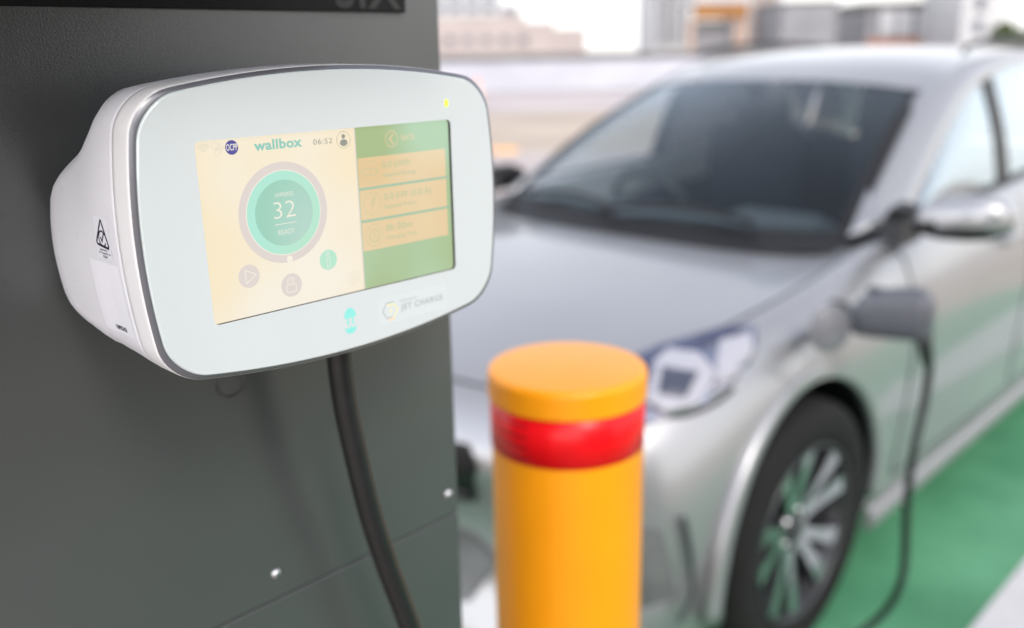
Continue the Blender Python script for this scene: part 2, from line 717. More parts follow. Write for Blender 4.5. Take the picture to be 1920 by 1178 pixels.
bush(1925, 42.0, 2.6, 2.55, 'dark green bush standing at the deck wall by the right edge')

# two small orange markers out on the deck
m_cone = mat('cone_orange', (0.85, 0.25, 0.05), rough=0.5, var=0.05)
m_cone_w = mat('cone_white', (0.7, 0.7, 0.7), rough=0.5)


def cone(px, dist, h, label):
    root = far_thing('traffic_cone', label, 'cone', px, dist)
    bm = bmesh.new()
    box(bm, (0, 0, 0.02), (h * 0.55, h * 0.55, 0.04), 0.01)
    link('base', bm, m_cone, root)
    bm = bmesh.new()
    V = lathe(bm, [(h * 0.2, 0.041), (h * 0.145, h * 0.38), (h * 0.11, h * 0.6), (h * 0.045, h), (0.001, h)], 24)
    link('cone_body', bm, m_cone, root, True)
    bm = bmesh.new()
    lathe(bm, [(h * 0.152, h * 0.37), (h * 0.116, h * 0.6)], 24)
    link('reflective_band', bm, m_cone_w, root, True)


cone(892, 31.0, 0.75, 'far orange cone just right of the charger top corner')
root = far_thing('wheel_stop', 'low worn orange wheel stop on the tan deck right of the charger', 'wheel stop', 941, 14.9)
bm = bmesh.new()
box(bm, (0, 0, 0.05), (0.42, 0.14, 0.1), 0.025)
link('stop_block', bm, mat('stop_orange', (0.62, 0.36, 0.16), rough=0.7, var=0.15, vscale=14), root)

# ================================================================== THE POST
WY = 0.508          # front plane of the post
m_post = mat('post_powder_coat', (0.106, 0.110, 0.110), rough=0.235, metal=0.52, var=0.05, vscale=5, bump=0.45, bscale=1100, bdist=0.00035, coat=0.3, coatr=0.2, spec=0.5)
m_steel = mat('screw_steel', (0.62, 0.62, 0.64), rough=0.34, metal=1.0, var=0.05, vscale=200)
m_blk = mat('black_plastic', (0.018, 0.018, 0.02), rough=0.45, var=0.1, vscale=60)
X0, X1 = -0.16, 0.4462
SZ = 1.2195
root = thing('charging_post', 'dark grey powder coated cabinet post carrying the white charger', 'charging post', ((X0 + X1) / 2, WY + 0.15, 0))
cx, cy = root.location.x, root.location.y
bm = bmesh.new()
box(bm, (0, 0, (SZ + 0.0006 + 2.05) / 2), (X1 - X0, 0.30, 2.05 - SZ - 0.0006), 0.0009, seg=3)
link('upper_panel', bm, m_post, root)
bm = bmesh.new()
box(bm, (0, 0, (0.08 + SZ - 0.0006) / 2), (X1 - X0, 0.30, SZ - 0.0006 - 0.08), 0.0009, seg=3)
link('lower_panel', bm, m_post, root)
bm = bmesh.new()
box(bm, (0, 0, 0.04), (X1 - X0 + 0.06, 0.36, 0.079), 0.004)
link('base_plinth', bm, m_blk, root)
bm = bmesh.new()
box(bm, (0, 0, 2.065), (X1 - X0 + 0.05, 0.36, 0.028), 0.006)
link('top_cap', bm, m_post, root)
specks(m_post, 500, 0.14, (0.22, 0.22, 0.21), 0.35)
for (sx, sz) in ((0.2777, 1.2394), (0.4358, 1.2394), (0.0777 + 0.04, 1.2394), (0.2777, 0.42), (0.4358, 0.42)):
    bm = bmesh.new()
    lathe(bm, [(0.0001, -0.0024), (0.0012, -0.0024), (0.0024, -0.0019), (0.0033, -0.0008), (0.0035, 0.0)], 24, axis='y')
    sc_ = link('screw', bm, m_steel, root, True, (sx - cx, WY - cy - 0.0003, sz))
    bm = bmesh.new()
    box(bm, (0, -0.0024, 0), (0.0026, 0.0004, 0.0005))
    box(bm, (0, -0.00238, 0), (0.0005, 0.0004, 0.0026))
    link('recess', bm, m_blk, sc_)
bm = bmesh.new()
ring = [(0.0099 * math.cos(2 * PI * k / 40), 0, 0.0099 * math.sin(2 * PI * k / 40)) for k in range(40)]
tube(bm, ring, 0.0009, 8, close=True)
link('blanking_ring', bm, mat('ring_grey', (0.04, 0.04, 0.038), rough=0.5), root, True, (0.2602 - cx, WY - cy, 1.3842))

# dark sign plate at the top of the post, cut by the frame
m_sign = mat('sign_dark', (0.006, 0.006, 0.0065), rough=0.6, var=0.15, vscale=30, spec=0.25)
m_sign_t = mat('sign_letter_grey', (0.026, 0.025, 0.024), rough=0.6)
root = thing('sign_plate', 'dark sign plate with faint grey capital letters at the top of the grey post', 'sign', (0.20, WY, 1.6065))
bm = bmesh.new()
box(bm, (0.4138 - 0.20 - 0.21, -0.002, 0.09), (0.42, 0.0036, 0.18), 0.0006)
link('plate', bm, m_sign, root)
bm = bmesh.new()
flat_join(bm, text_bm('SIX', 0.034, 'RIGHT', 0.0008, 1.1, 1.0), lambda x, y: (0.4138 - 0.20 - 0.006 + x, -0.0042, 0.0030 + y))
link('lettering', bm, m_sign_t, root)
# unseen hood added above the frame to shade the top of the post
root = thing('added_shade_hood', 'black hood added out of view to shade the upper left of the grey post', 'hood', (0.06, WY, 1.70))
bm = bmesh.new()
box(bm, (-0.03, -0.098, 0.066), (0.58, 0.192, 0.25), 0.006)
link('shade_hood_shell', bm, m_sign, root)

# unseen wall added behind the viewpoint to darken what the glossy post reflects
root = thing('added_dark_wall', 'plain dark concrete wall added behind the viewpoint to darken reflections in the post', 'wall', (-0.3, -2.6, 0))
bm = bmesh.new()
box(bm, (0.60, 0, 1.25), (2.6, 0.3, 2.5), 0.01)
link('wall_panel', bm, mat('added_wall_concrete', (0.10, 0.10, 0.10), rough=0.85, var=0.2, vscale=2, bump=0.3, bscale=40), root)
bm = bmesh.new()
box(bm, (0.60, 0, 2.54), (2.7, 0.4, 0.08), 0.01)
link('coping', bm, m_cap_grey, root)
# ================================================================== THE WALL CHARGER
CX, CY0, CZc = 0.2754, 0.3935, 1.5003
m_shell = mat('charger_shell', (0.70, 0.70, 0.745), rough=0.58, var=0.015, vscale=30, bump=0.5, bscale=1800, bdist=0.00025)
m_bezel = mat('charger_bezel', (0.74, 0.73, 0.745), rough=0.6, var=0.01, vscale=20)
m_chrome = mat('smoked_edge_trim', (0.12, 0.122, 0.138), rough=0.28, coat=0.2, metal=0.3, var=0.05, vscale=40)
m_glass = mat('white_glass', (0.50, 0.54, 0.55), rough=0.28, coat=0.8, coatr=0.10, var=0.008, vscale=9, spec=0.5)
m_glass_edge = mat('glass_edge', (0.50, 0.555, 0.56), rough=0.1, coat=1.0)
m_black = mat('display_recess_black', (0.01, 0.01, 0.012), rough=0.4)
NSEG = 220
specks(m_shell, 800, 0.24, (0.14, 0.12, 0.10), 0.7)
specks(m_bezel, 1100, 0.16, (0.2, 0.18, 0.16), 0.4)


def outline(w, zt, zb, r=0.016, dx=0.0088, dz=0.0117, n=NSEG):
    """rounded bulging rectangle, list of (x, z)"""
    zc, hz = (zt + zb) / 2, (zt - zb) / 2
    k = hz / 0.0735
    dx, dz, r = dx * k, dz * k, r * min(1, k * 1.1)

    def F(x, z):
        gx = abs(x) - (w - dx * (z / hz) ** 2) + r
        gz = abs(z) - (hz - dz * (x / w) ** 2) + r
        return math.hypot(max(gx, 0), max(gz, 0)) - r + min(max(gx, gz), 0)
    out = []
    for i in range(n):
        a = 2 * PI * i / n
        # spread the angles by the box shape so the sides are evenly sampled
        ca, sa = math.cos(a) * w, math.sin(a) * hz
        L_ = math.hypot(ca, sa)
        ca, sa = ca / L_, sa / L_
        lo, hi = 0.0, 0.2
        for _ in range(32):
            md = (lo + hi) / 2
            if F(ca * md, sa * md) < 0:
                lo = md
            else:
                hi = md
        out.append((ca * lo, zc + sa * lo))
    return out


charger = thing('wall_charger', 'white wall mounted electric car charger with a lit touch screen on the dark grey post', 'charger', (CX, WY, CZc - 0.0755))
OFF = Vector((0, CY0 - WY, 0.0755))      # local origin (base at the wall) to the front face centre


def R3(y, w, zt, zb, **k):
    return [(x + OFF.x, y + OFF.y, z + OFF.z) for (x, z) in outline(w, zt, zb, **k)]


# shell: bulging rear body whose back reaches the post low down and falls away higher up
secs = [
    (0.0182, .1106, .0750, -.0750), (0.0185, .1109, .0753, -.0753), (0.021, .1110, .0754, -.0751), (0.028, .1111, .0756, -.0738),
    (0.036, .1112, .0742, -.0718), (0.042, .1113, .0695, -.0702), (0.048, .1114, .0628, -.0684), (0.054, .1114, .0568, -.0666),
    (0.060, .1114, .0514, -.0662), (0.067, .1115, .0465, -.0645), (0.075, .1116, .0422, -.0622), (0.083, .1117, .0381, -.0600),
    (0.090, .1118, .0338, -.0572), (0.096, .1117, .0290, -.0535), (0.101, .1110, .0230, -.0485), (0.106, .1095, .0170, -.0425),
    (0.1105, .1070, .0110, -.0345), (0.1135, .1040, .0060, -.0310)]
bm = bmesh.new()
loft(bm, [R3(*s, r=0.016 - 0.003 * min(1, max(0, (s[0] - 0.02) / 0.03)), dz=0.0117 - 0.0022 * min(1, max(0, (s[0] - 0.02) / 0.03))) for s in secs], True, False, True)
shell = link('shell', bm, m_shell, charger, True)
# bezel ring
bm = bmesh.new()
loft(bm, [R3(0.0012, .1104, .0747, -.0747), R3(0.0015, .1108, .0751, -.0751), R3(0.004, .1110, .0753, -.0753), R3(0.015, .1110, .0754, -.0754),
          R3(0.0180, .1110, .0754, -.0754), R3(0.0182, .1108, .0752, -.0752)], True)
link('bezel', bm, m_bezel, charger, True)
# smoked trim between bezel and glass
bm = bmesh.new()
loft(bm, [R3(0.0012, .1076, .0727, -.0727), R3(0.0002, .1081, .0732, -.0732), R3(0.0003, .1085, .0735, -.0735), R3(0.0010, .1102, .0745, -.0745), R3(0.0014, .1107, .0750, -.0750)], True)
link('edge_trim', bm, m_chrome, charger, True)
# glass front with the display opening
SX0, SX1, SZ0, SZ1 = -0.079, 0.075, -0.0425, 0.0437
hole = []
oc = outline(.1079, .0730, -.0730)
oc1 = outline(.1074, .0725, -.0725)


def hole_pt(x, z, r=0.0028):
    """point of the display opening on the ray from its centre towards (x, z)"""
    mx, mz = (SX0 + SX1) / 2, (SZ0 + SZ1) / 2
    hx, hz = (SX1 - SX0) / 2, (SZ1 - SZ0) / 2
    dx_, dz_ = x - mx, z - mz
    L_ = math.hypot(dx_, dz_)
    dx_, dz_ = dx_ / L_, dz_ / L_
    lo, hi = 0, 0.12
    for _ in range(30):
        md = (lo + hi) / 2
        gx, gz = abs(dx_ * md) - hx + r, abs(dz_ * md) - hz + r
        if math.hypot(max(gx, 0), max(gz, 0)) - r + min(max(gx, gz), 0) < 0:
            lo = md
        else:
            hi = md
    return (mx + dx_ * lo, mz + dz_ * lo)


def dense_outline(w, zt, n=900):
    return outline(w, zt, -zt, n=n)


NG = 900
o0 = dense_outline(.1079, .0730, NG)
o1 = dense_outline(.1073, .0724, NG)
hp = [hole_pt(*p) for p in o1]
bm = bmesh.new()
P3 = lambda p, y: (p[0] + OFF.x, y + OFF.y, p[1] + OFF.z)
loft(bm, [[P3(p, 0.0022) for p in o0], [P3(p, -0.0002) for p in o0], [P3(p, -0.0008) for p in o1], [P3(p, -0.0008) for p in hp]], True)
g = link('front_glass', bm, [m_glass, m_glass_edge], charger, False)
for p in g.data.polygons:
    if abs(p.normal.y) < 0.99:
        p.material_index = 1
        p.use_smooth = True
bm = bmesh.new()
loft(bm, [[P3(p, -0.0008) for p in hp], [P3(p, 0.0016) for p in hp]], True, False, True)
for f_ in bm.faces:
    f_.normal_flip()
link('screen_recess', bm, m_black, charger)

# ---- display: a lit panel with its graphics as sub-parts
YS = 0.0012      # depth of the lit face behind the glass front (local y of face)


def D3(lift=0.0):
    return lambda x, z: (x / 1000 + OFF.x, YS - lift * 0.00004 + OFF.y, z / 1000 + OFF.z)


m_sc_bg = lit('screen_cream', 252, 244, 228, col2=(252, 236, 202))
m_sc_green = lit('screen_green', 150, 205, 160, col2=(168, 190, 134), wash=0.34)
m_sc_row = lit('screen_row_tan', 240, 218, 176, col2=(233, 202, 150), wash=0.12)
m_sc_gap = lit('screen_gap_green', 152, 190, 158, wash=0.15)
m_sc_teal = lit('screen_teal', 128, 200, 186, col2=(136, 208, 180), wash=0.45)
m_sc_mint = lit('screen_mint', 160, 232, 200, col2=(172, 238, 222), wash=0.3)
m_sc_lilac = lit('screen_lilac', 222, 210, 206, wash=0.25)
m_sc_white = lit('screen_white', 250, 245, 228)
m_sc_grey = lit('screen_grey', 128, 132, 122, wash=0.18)
m_sc_faint = lit('screen_faint', 216, 208, 190, wash=0.15)
m_sc_navy = lit('screen_navy', 62, 58, 150, wash=0.06)
m_sc_sage = lit('screen_sage', 172, 196, 152, wash=0.1)
m_sc_logo = lit('screen_logo_teal', 120, 200, 184, wash=0.18)

bm = bmesh.new()
fill_poly(bm, [D3()(x * 1000, z * 1000) for (x, z) in rrect(SX0 - 0.0001, SZ0 - 0.0001, SX1 + 0.0001, SZ1 + 0.0001, 0.0025)])
disp = link('display', bm, m_sc_bg, charger)


def part2d(name, mats, items, parent=None, lift=1):
    """items: list of (bmesh2D, material index, extra lift)"""
    bm = bmesh.new()
    for b, mi, lf in items:
        flat_join(bm, b, D3(lift + lf), mi)
    bmesh.ops.recalc_face_normals(bm, faces=bm.faces[:])
    for f_ in bm.faces:
        f_.normal_update()
        if f_.normal.y > 0:
            f_.normal_flip()
    return link(name, bm, mats, parent or disp)


def txt(s, x, z, w=None, h=None, size=None, bold=0.0, spacing=1.0, align='LEFT', slope=0.0):
    """2D text mesh whose left foot is at (x, z) millimetres, fitted to width w and cap height h"""
    b = text_bm(s, 10, 'LEFT', bold, spacing)
    xs = [v.co.x for v in b.verts]
    zs = [v.co.y for v in b.verts]
    x0, x1 = min(xs), max(xs)
    ref = text_bm('H', 10)
    ch = max(v.co.y for v in ref.verts)
    ref.free()
    sx = (w / (x1 - x0)) if w else h / ch
    sz = (h / ch) if h else sx
    for v in b.verts:
        v.co.x = x + (v.co.x - x0) * sx
        v.co.y = z + v.co.y * sz
    return b


# green side menu with its three rows
part2d('menu_panel', [m_sc_green], [(poly2d([(10.6, -42.4), (72.4, -42.4), (74.0, -41.6), (74.9, -40), (74.9, 41.2), (74.0, 43.0), (72.4, 43.6), (10.6, 43.6)]), 0, 0)])
part2d('menu_split_edge', [m_sc_lilac], [(poly2d([(9.9, -42.4), (10.6, -42.4), (10.6, 43.6), (9.9, 43.6)]), 0, 1)])  # lilac dividing strip along the menu panel's left edge
part2d('back_button', [m_sc_row], [
    (ring2d(34.1, 36.0, 4.3, 3.85), 0, 2),
    (line2d([(35.3, 38.4), (32.8, 35.9), (35.3, 33.4)], 0.9), 0, 2),
    (txt('BACK', 41, 34.5, 9.4, 3.1), 0, 2)])
for (zt, zb, a, b_, w1, w2) in ((27.6, 12.1, '0.0 kWh', 'Supplied Energy', 18.8, 23.0), (10.7, -5.1, '0.0 kW (0.0 A)', 'Supplied Power', 33.2, 22.4), (-6.6, -22.0, '0h 00m', 'Charging Time', 18.4, 21.4)):
    zc = (zt + zb) / 2
    row = part2d('info_row', [m_sc_row, m_sc_sage, m_sc_gap], [
        (poly2d([(11.1, zb), (71.9, zb), (71.9, zt), (11.1, zt)]), 0, 1),
        (poly2d([(10.6, zb - 1.3), (74.9, zb - 1.3), (74.9, zb), (10.6, zb)] if zb > -20 else [(10.6, zb - 0.2), (74.9, zb - 0.2), (74.9, zb), (10.6, zb)]), 2, 1),
        (ring2d(19.0, zc + 0.1, 5.9, 5.72), 1, 2),
        (txt(a, 27, zc + 1.1, w1, 3.5), 1, 2),
        (txt(b_, 27, zc - 3.6, w2, 2.2), 1, 2)])
    if 'kWh' in a:
        ic = [(line2d(rrect(14.9, zc - 1.7, 22.4, zc + 1.7, 0.8, 3), 0.28, True), 0, 4), (line2d([(23.1, zc - 0.8), (23.1, zc + 0.8)], 0.5), 0, 4), (line2d([(19.1, zc + 1.0), (18.6, zc), (19.0, zc), (18.5, zc - 1.0)], 0.25), 0, 4)]
    elif 'A)' in a:
        ic = [(line2d([(20.2, zc + 3.6), (18.0, zc + 0.1), (19.1, zc + 0.1), (17.8, zc - 3.6), (20.4, zc + 1.0), (19.3, zc + 1.0), (20.9, zc + 3.6)], 0.28, True), 0, 4)]
    else:
        ic = [(ring2d(19.0, zc, 3.5, 3.15), 0, 4), (line2d([(18.8, zc + 2.0), (18.9, zc - 0.2), (20.2, zc - 1.4)], 0.35), 0, 4)]
    part2d('row_icon', [m_sc_sage], ic)
# top bar
part2d('wifi_icon', [m_sc_faint], [(line2d([(-73.7 + r_ * math.sin(a), 37.9 + r_ * math.cos(a)) for a in [(-0.8 + 1.6 * k / 10) for k in range(11)]], 0.22), 0, 0) for r_ in (0.8, 1.5, 2.2, 2.9, 3.6, 4.2)])
part2d('globe_icon', [m_sc_faint], [(ring2d(-65.7, 39.7, 2.0, 1.85, 32), 0, 0), (line2d([(-67.7, 39.7), (-63.7, 39.7)], 0.15), 0, 0), (line2d([(-65.7, 41.7), (-65.7, 37.7)], 0.15), 0, 1),
       (ring2d(-65.7, 39.7, 1.0, 0.86, 24), 0, 0), (ring2d(-68.0, 40.6, 1.7, 1.55, 24), 0, 1), (ring2d(-67.0, 37.9, 1.6, 1.45, 24), 0, 2)])
part2d('ocpp_badge', [m_sc_navy, m_sc_white], [(ring2d(-59.7, 39.4, 3.35, 0), 0, 0), (txt('OCPP', -62.6, 38.1, 5.9, 2.9, bold=0.12), 1, 2)])
part2d('screen_logo', [m_sc_logo], [(txt('wallbox', -48.2, 36.9, 26.6, 4.4, bold=0.34, spacing=1.06), 0, 0)])
part2d('clock_digits', [m_sc_grey], [(txt('06:52', -15.1, 36.9, 11.4, 2.6, spacing=1.1), 0, 0)])
part2d('user_icon', [m_sc_grey], [(ring2d(3.2, 37.9, 4.3, 4.1), 0, 0), (ring2d(3.2, 39.7, 1.15, 0, 32), 0, 0),
       (poly2d([(3.2 + 2.35 * math.cos(2 * PI * k / 40), 36.5 + 1.75 * math.sin(2 * PI * k / 40)) for k in range(40)]), 0, 0)])
# dial
DX, DZ = -34.9, 5.4
part2d('dial', [m_sc_lilac, m_sc_mint, m_sc_teal, m_sc_white, m_sc_bg], [
    (ring2d(DX, DZ, 25.0, 0, 120), 0, 0), (ring2d(DX, DZ, 21.1, 0, 120), 3, 1), (ring2d(DX, DZ, 20.7, 0, 120), 1, 2), (ring2d(DX, DZ, 16.3, 0, 100), 2, 3),
    (ring2d(-34.3, -18.0, 1.75, 0, 40), 3, 3)])
part2d('dial_reading', [m_sc_white], [
    (txt('AMPERES', -39.6, 13.4, 10.4, 2.1, bold=-0.08, spacing=1.1), 0, 4), (txt('32', -40.9, 3.0, 12.2, 8.2, bold=-0.17), 0, 4),
    (line2d([(-41.0, 0.1), (-28.4, 0.1)], 0.3), 0, 4), (txt('READY', -39.4, -5.3, 9.2, 2.6, bold=-0.1), 0, 4)])
part2d('play_button', [m_sc_lilac, m_sc_white], [(ring2d(-57.5, -22.6, 5.7, 0), 0, 0), (line2d([(-59.4, -19.3), (-59.2, -26.0), (-53.6, -22.4)], 0.42, True), 1, 2)])
part2d('lock_button', [m_sc_lilac, m_sc_white], [(ring2d(-34.5, -31.5, 6.0, 0), 0, 0), (line2d(rrect(-37.4, -35.0, -31.9, -31.2, 0.4, 2), 0.38, True), 1, 2),
       (line2d([(-37.0, -30.6)] + [(-34.9 + 1.9 * math.cos(a), -29.2 + 1.7 * math.sin(a)) for a in [PI - PI * k / 10 for k in range(11)]] + [(-33.0, -31.0)], 0.34), 1, 2),
       (line2d([(-35.8, -31.0)] + [(-34.9 + 0.95 * math.cos(a), -29.5 + 0.9 * math.sin(a)) for a in [PI - PI * k / 8 for k in range(9)]] + [(-33.9, -31.0)], 0.26), 1, 3)])
part2d('info_button', [m_sc_mint, m_sc_white], [(ring2d(-11.5, -22.4, 5.3, 0), 0, 0), (ring2d(-11.6, -19.2, 1.0, 0.74, 24), 1, 2), (line2d(rrect(-12.5, -26.3, -10.7, -21.1, 0.5, 3), 0.26, True), 1, 2)])
part2d('document_button', [m_sc_faint], [(ring2d(3.6, -35.1, 3.7, 3.55), 0, 0), (line2d(rrect(1.9, -37.2, 5.3, -33.0, 0.4, 2), 0.16, True), 0, 0)] + [(line2d([(2.5, z), (4.7, z)], 0.14), 0, 1) for z in (-34.2, -35.0, -35.8)])

# ---- marks on the glass
YG = -0.0008


def G3(lift=1.0):
    return lambda x, z: (x / 1000 + OFF.x, YG - 0.00003 * lift + OFF.y, z / 1000 + OFF.z)


def glass_mark(name, mats, items):
    bm = bmesh.new()
    for b, mi, lf in items:
        flat_join(bm, b, G3(1 + lf), mi)
    for f_ in bm.faces:
        f_.normal_update()
        if f_.normal.y > 0:
            f_.normal_flip()
    return link(name, bm, mats, charger)


m_led = mat('status_led', (0.3, 0.4, 0.03), rough=0.3, emit=(0.62, 0.85, 0.03), es=0.42)
glass_mark('status_light', [m_led], [(poly2d([(72.4 + 1.7 * math.cos(a) * (1 if math.cos(a) > 0 else 0.75), 52.7 + 2.3 * math.sin(a)) for a in [2 * PI * k / 30 for k in range(30)]]), 0, 0)])
m_aqua = mat('aqua_print', (0.20, 0.60, 0.55), rough=0.35, coat=0.6)
cap = [(-1.9 + 3.75 * math.cos(a), -54.6 + 4.5 * math.sin(a)) for a in [PI * k / 24 for k in range(25)]] + [(-5.65, -55.5), (1.85, -55.5)]
leafs = [(-5.7, -60.6), (-4.4, -61.2), (-3.2, -61.1), (-1.9, -60.3), (-0.6, -61.1), (0.6, -61.2), (1.9, -60.0)]
leafb = [(-1.9 + 3.7 * math.cos(a), -60.9 + 3.6 * math.sin(a)) for a in [0 - PI * k / 20 for k in range(1, 20)]]
glass_mark('plug_emblem', [m_aqua], [(poly2d(cap), 0, 0), (poly2d([(-4.0, -55.4), (-2.9, -55.4), (-2.9, -59.2), (-3.45, -59.6), (-4.0, -59.2)]), 0, 0.2),
           (poly2d([(-0.9, -55.4), (0.2, -55.4), (0.2, -59.2), (-0.35, -59.6), (-0.9, -59.2)]), 0, 0.2), (poly2d(leafs + leafb), 0, 0)])
m_prt_grey = mat('print_grey', (0.30, 0.335, 0.36), rough=0.4, coat=0.5)
m_prt_yel = mat('print_yellow', (0.72, 0.66, 0.28), rough=0.4, coat=0.5)
m_prt_or = mat('print_orange', (0.80, 0.52, 0.28), rough=0.4, coat=0.5)
m_stick = mat('clear_sticker', (0.52, 0.56, 0.57), rough=0.34, coat=0.7, coatr=0.1)
glass_mark('installer_sticker', [m_stick], [(poly2d(rrect(16.8, -64.2, 67.0, -49.6, 1.0, 4)), 0, 0)])
hx = [(25.2 + 5.3 * math.cos(math.radians(a)), -57.1 + 5.0 * math.sin(math.radians(a))) for a in (60, 120, 180, 240, 300, 0)]
glass_mark('hexagon_emblem', [m_prt_grey, m_prt_yel, m_prt_or], [
    (line2d([(hx[0][0] - 0.2, hx[0][1]), hx[1], hx[2], hx[3], (26.2, -61.4)], 0.55), 0, 2),
    (line2d([(23.0, -54.0), (27.6, -54.0), (30.3, -57.1), (28.2, -60.6), (27.2, -62.2)], 0.7), 1, 3),
    (line2d([(23.2, -62.5), (28.0, -62.5)], 0.7), 2, 3),
    (line2d([(26.0, -55.5), (24.9, -57.4), (26.0, -57.4), (24.9, -59.6)], 0.4), 1, 3)])
glass_mark('installer_lettering', [m_prt_grey], [
    (txt('JET CHARGE', 32.6, -58.9, 31.2, 3.3, spacing=1.15, bold=0.18), 0, 2), (txt('Deployed by', 32.2, -54.1, 12.6, 1.5), 0, 2)])

# ---- stickers on the curved left side of the shell
bpy.context.view_layer.update()
bvh = bvh_of(shell)


def side_pt(y, z, lift):
    o = Vector((-0.2, y + OFF.y, z + OFF.z))
    hit, nrm, i_, d_ = bvh.ray_cast(o, Vector((1, 0, 0)))
    if hit is None:
        hit = Vector((-0.1085, y + OFF.y, z + OFF.z))
    return (hit.x - lift, hit.y, hit.z)


def side_part(name, mats, items, parent, lift=0.00012):
    """2D items in (-depth, height) millimetres so that text reads from outside"""
    bm = bmesh.new()
    for b, mi, lf in items:
        flat_join(bm, b, lambda x, z: side_pt(-x / 1000, z / 1000, lift + lf * 0.00006), mi)
    for f_ in bm.faces:
        f_.normal_update()
        if f_.normal.x > 0:
            f_.normal_flip()
    return link(name, bm, mats, parent)


m_label = mat('label_white', (0.86, 0.86, 0.92), rough=0.35, coat=0.3)
m_ink = mat('label_ink', (0.012, 0.012, 0.03), rough=0.4)
st = side_part('compliance_label', [mat('label_pale', (0.78, 0.78, 0.85), rough=0.35, coat=0.3)], [(dense_poly(rrect(-42.6, -9.4, -27.0, 10.2, 1.4, 4), 1.0), 0, 0)], charger)


def rowtext(s, x, z, w, h, bold=0.0, spacing=1.0, shear=0.0):
    b = txt(s, x, z, w, h, bold=bold, spacing=spacing)
    return b


def densify(pts, close=True, step=0.6):
    out = []
    n = len(pts)
    for i in range(n if close else n - 1):
        a, b = Vector(pts[i]), Vector(pts[(i + 1) % n])
        k = max(1, int((b - a).length / step))
        for j in range(k):
            out.append(tuple(a.lerp(b, j / k)))
    if not close:
        out.append(pts[-1])
    return out


tri = densify([(-35.0, 8.6), (-34.2, 8.6), (-29.0, -3.0), (-29.6, -4.0), (-41.0, -2.9), (-41.6, -1.8)], True)
side_part('compliance_mark', [m_ink], [
    (line2d(tri, 1.2, True), 0, 1), (line2d([(-34.9 + 3.6 * math.cos(a), 0.1 + 3.6 * math.sin(a)) for a in [0.6 + 5.2 * k / 30 for k in range(31)]], 0.8), 0, 2),
    (line2d(densify([(-36.6, 0.8), (-35.4, -1.2), (-32.4, 3.2)], False), 0.8), 0, 3),
    (txt('Imported by', -39.2, -5.6, 7.6, 0.8, bold=0.3), 0, 1), (txt('JET Charge Pty Ltd', -40.8, -7.2, 12.0, 0.85, bold=0.2), 0, 1), (txt('E3263', -36.8, -8.9, 4.6, 0.9, bold=0.3), 0, 1)], st)
st2 = side_part('serial_label', [m_label], [(dense_poly(rrect(-53.6, -47.2, -22.4, -11.6, 0.8, 4), 1.0), 0, 0)], charger)
side_part('serial_number', [m_ink], [(txt('189243', -41.5, -45.2, 11.5, 2.1, bold=0.45), 0, 1)], st2)

# ================================================================== THE BOLLARD
BX, BY = 0.695, 0.607
m_yel = mat('bollard_yellow', (0.80, 0.290, 0.006), rough=0.34, var=0.07, vscale=5, coat=0.10, coatr=0.12, spec=0.22, bump=0.1, bscale=120, bdist=0.0006)
m_red = mat('red_reflective_tape', (0.66, 0.003, 0.006), rough=0.3, coat=0.08, spec=0.2, coatr=0.15, col2=(0.72, 0.006, 0.010), vscale=40)
BT = 1.258
specks(m_yel, 260, 0.2, (0.35, 0.16, 0.04), 0.5)
root = thing('bollard', 'yellow steel bollard with a flat cap and red reflective band before the car', 'bollard', (BX, BY, 0))
bm = bmesh.new()
lathe(bm, [(0.0825, 0.0), (0.0825, BT - 0.034)], 96)
link('pipe', bm, m_yel, root, True)
bm = bmesh.new()
lathe(bm, [(0.0832, BT - 0.0303), (0.0848, BT - 0.0302), (0.0853, BT - 0.0295), (0.0853, BT - 0.028), (0.0853, BT - 0.007), (0.0852, BT - 0.0055), (0.0846, BT - 0.0035), (0.0834, BT - 0.0016), (0.0818, BT - 0.0005), (0.080, BT), (0.078, BT + 0.0002), (0.0001, BT + 0.0004)], 96)
link('cap', bm, m_yel, root, True)
bm = bmesh.new()
lathe(bm, [(0.0827, BT - 0.0835), (0.0833, BT - 0.0832), (0.0833, BT - 0.0306), (0.0827, BT - 0.0304)], 96)
link('red_band', bm, m_red, root, True)
bandm = mat('tape_print_red', (0.22, 0.003, 0.006), rough=0.35)
for r_ in range(4):
    bm = bmesh.new()
    z0 = BT - 0.0775 + r_ * 0.0118
    bot = [bm.verts.new((0.08345 * math.cos(math.radians(152 + 4 * k)), 0.08345 * math.sin(math.radians(152 + 4 * k)), z0)) for k in range(11)]
    top = [bm.verts.new((v.co.x, v.co.y, z0 + 0.0024)) for v in bot]
    for k in range(10):
        bm.faces.new((bot[k], bot[k + 1], top[k + 1], top[k]))
    link('tape_line', bm, bandm, bpy.data.objects['red_band'])
bm = bmesh.new()
lathe(bm, [(0.083, 0.022), (0.15, 0.020), (0.156, 0.0165), (0.156, 0.0)], 64)
link('base_flange', bm, m_yel, root, True)
for k in range(4):
    a = PI / 4 + k * PI / 2
    bm = bmesh.new()
    lathe(bm, [(0.011, 0.0), (0.011, 0.009), (0.006, 0.012), (0.0001, 0.012)], 6)
    link('anchor_bolt', bm, m_steel, root, False, (0.122 * math.cos(a), 0.122 * math.sin(a), 0.0195))

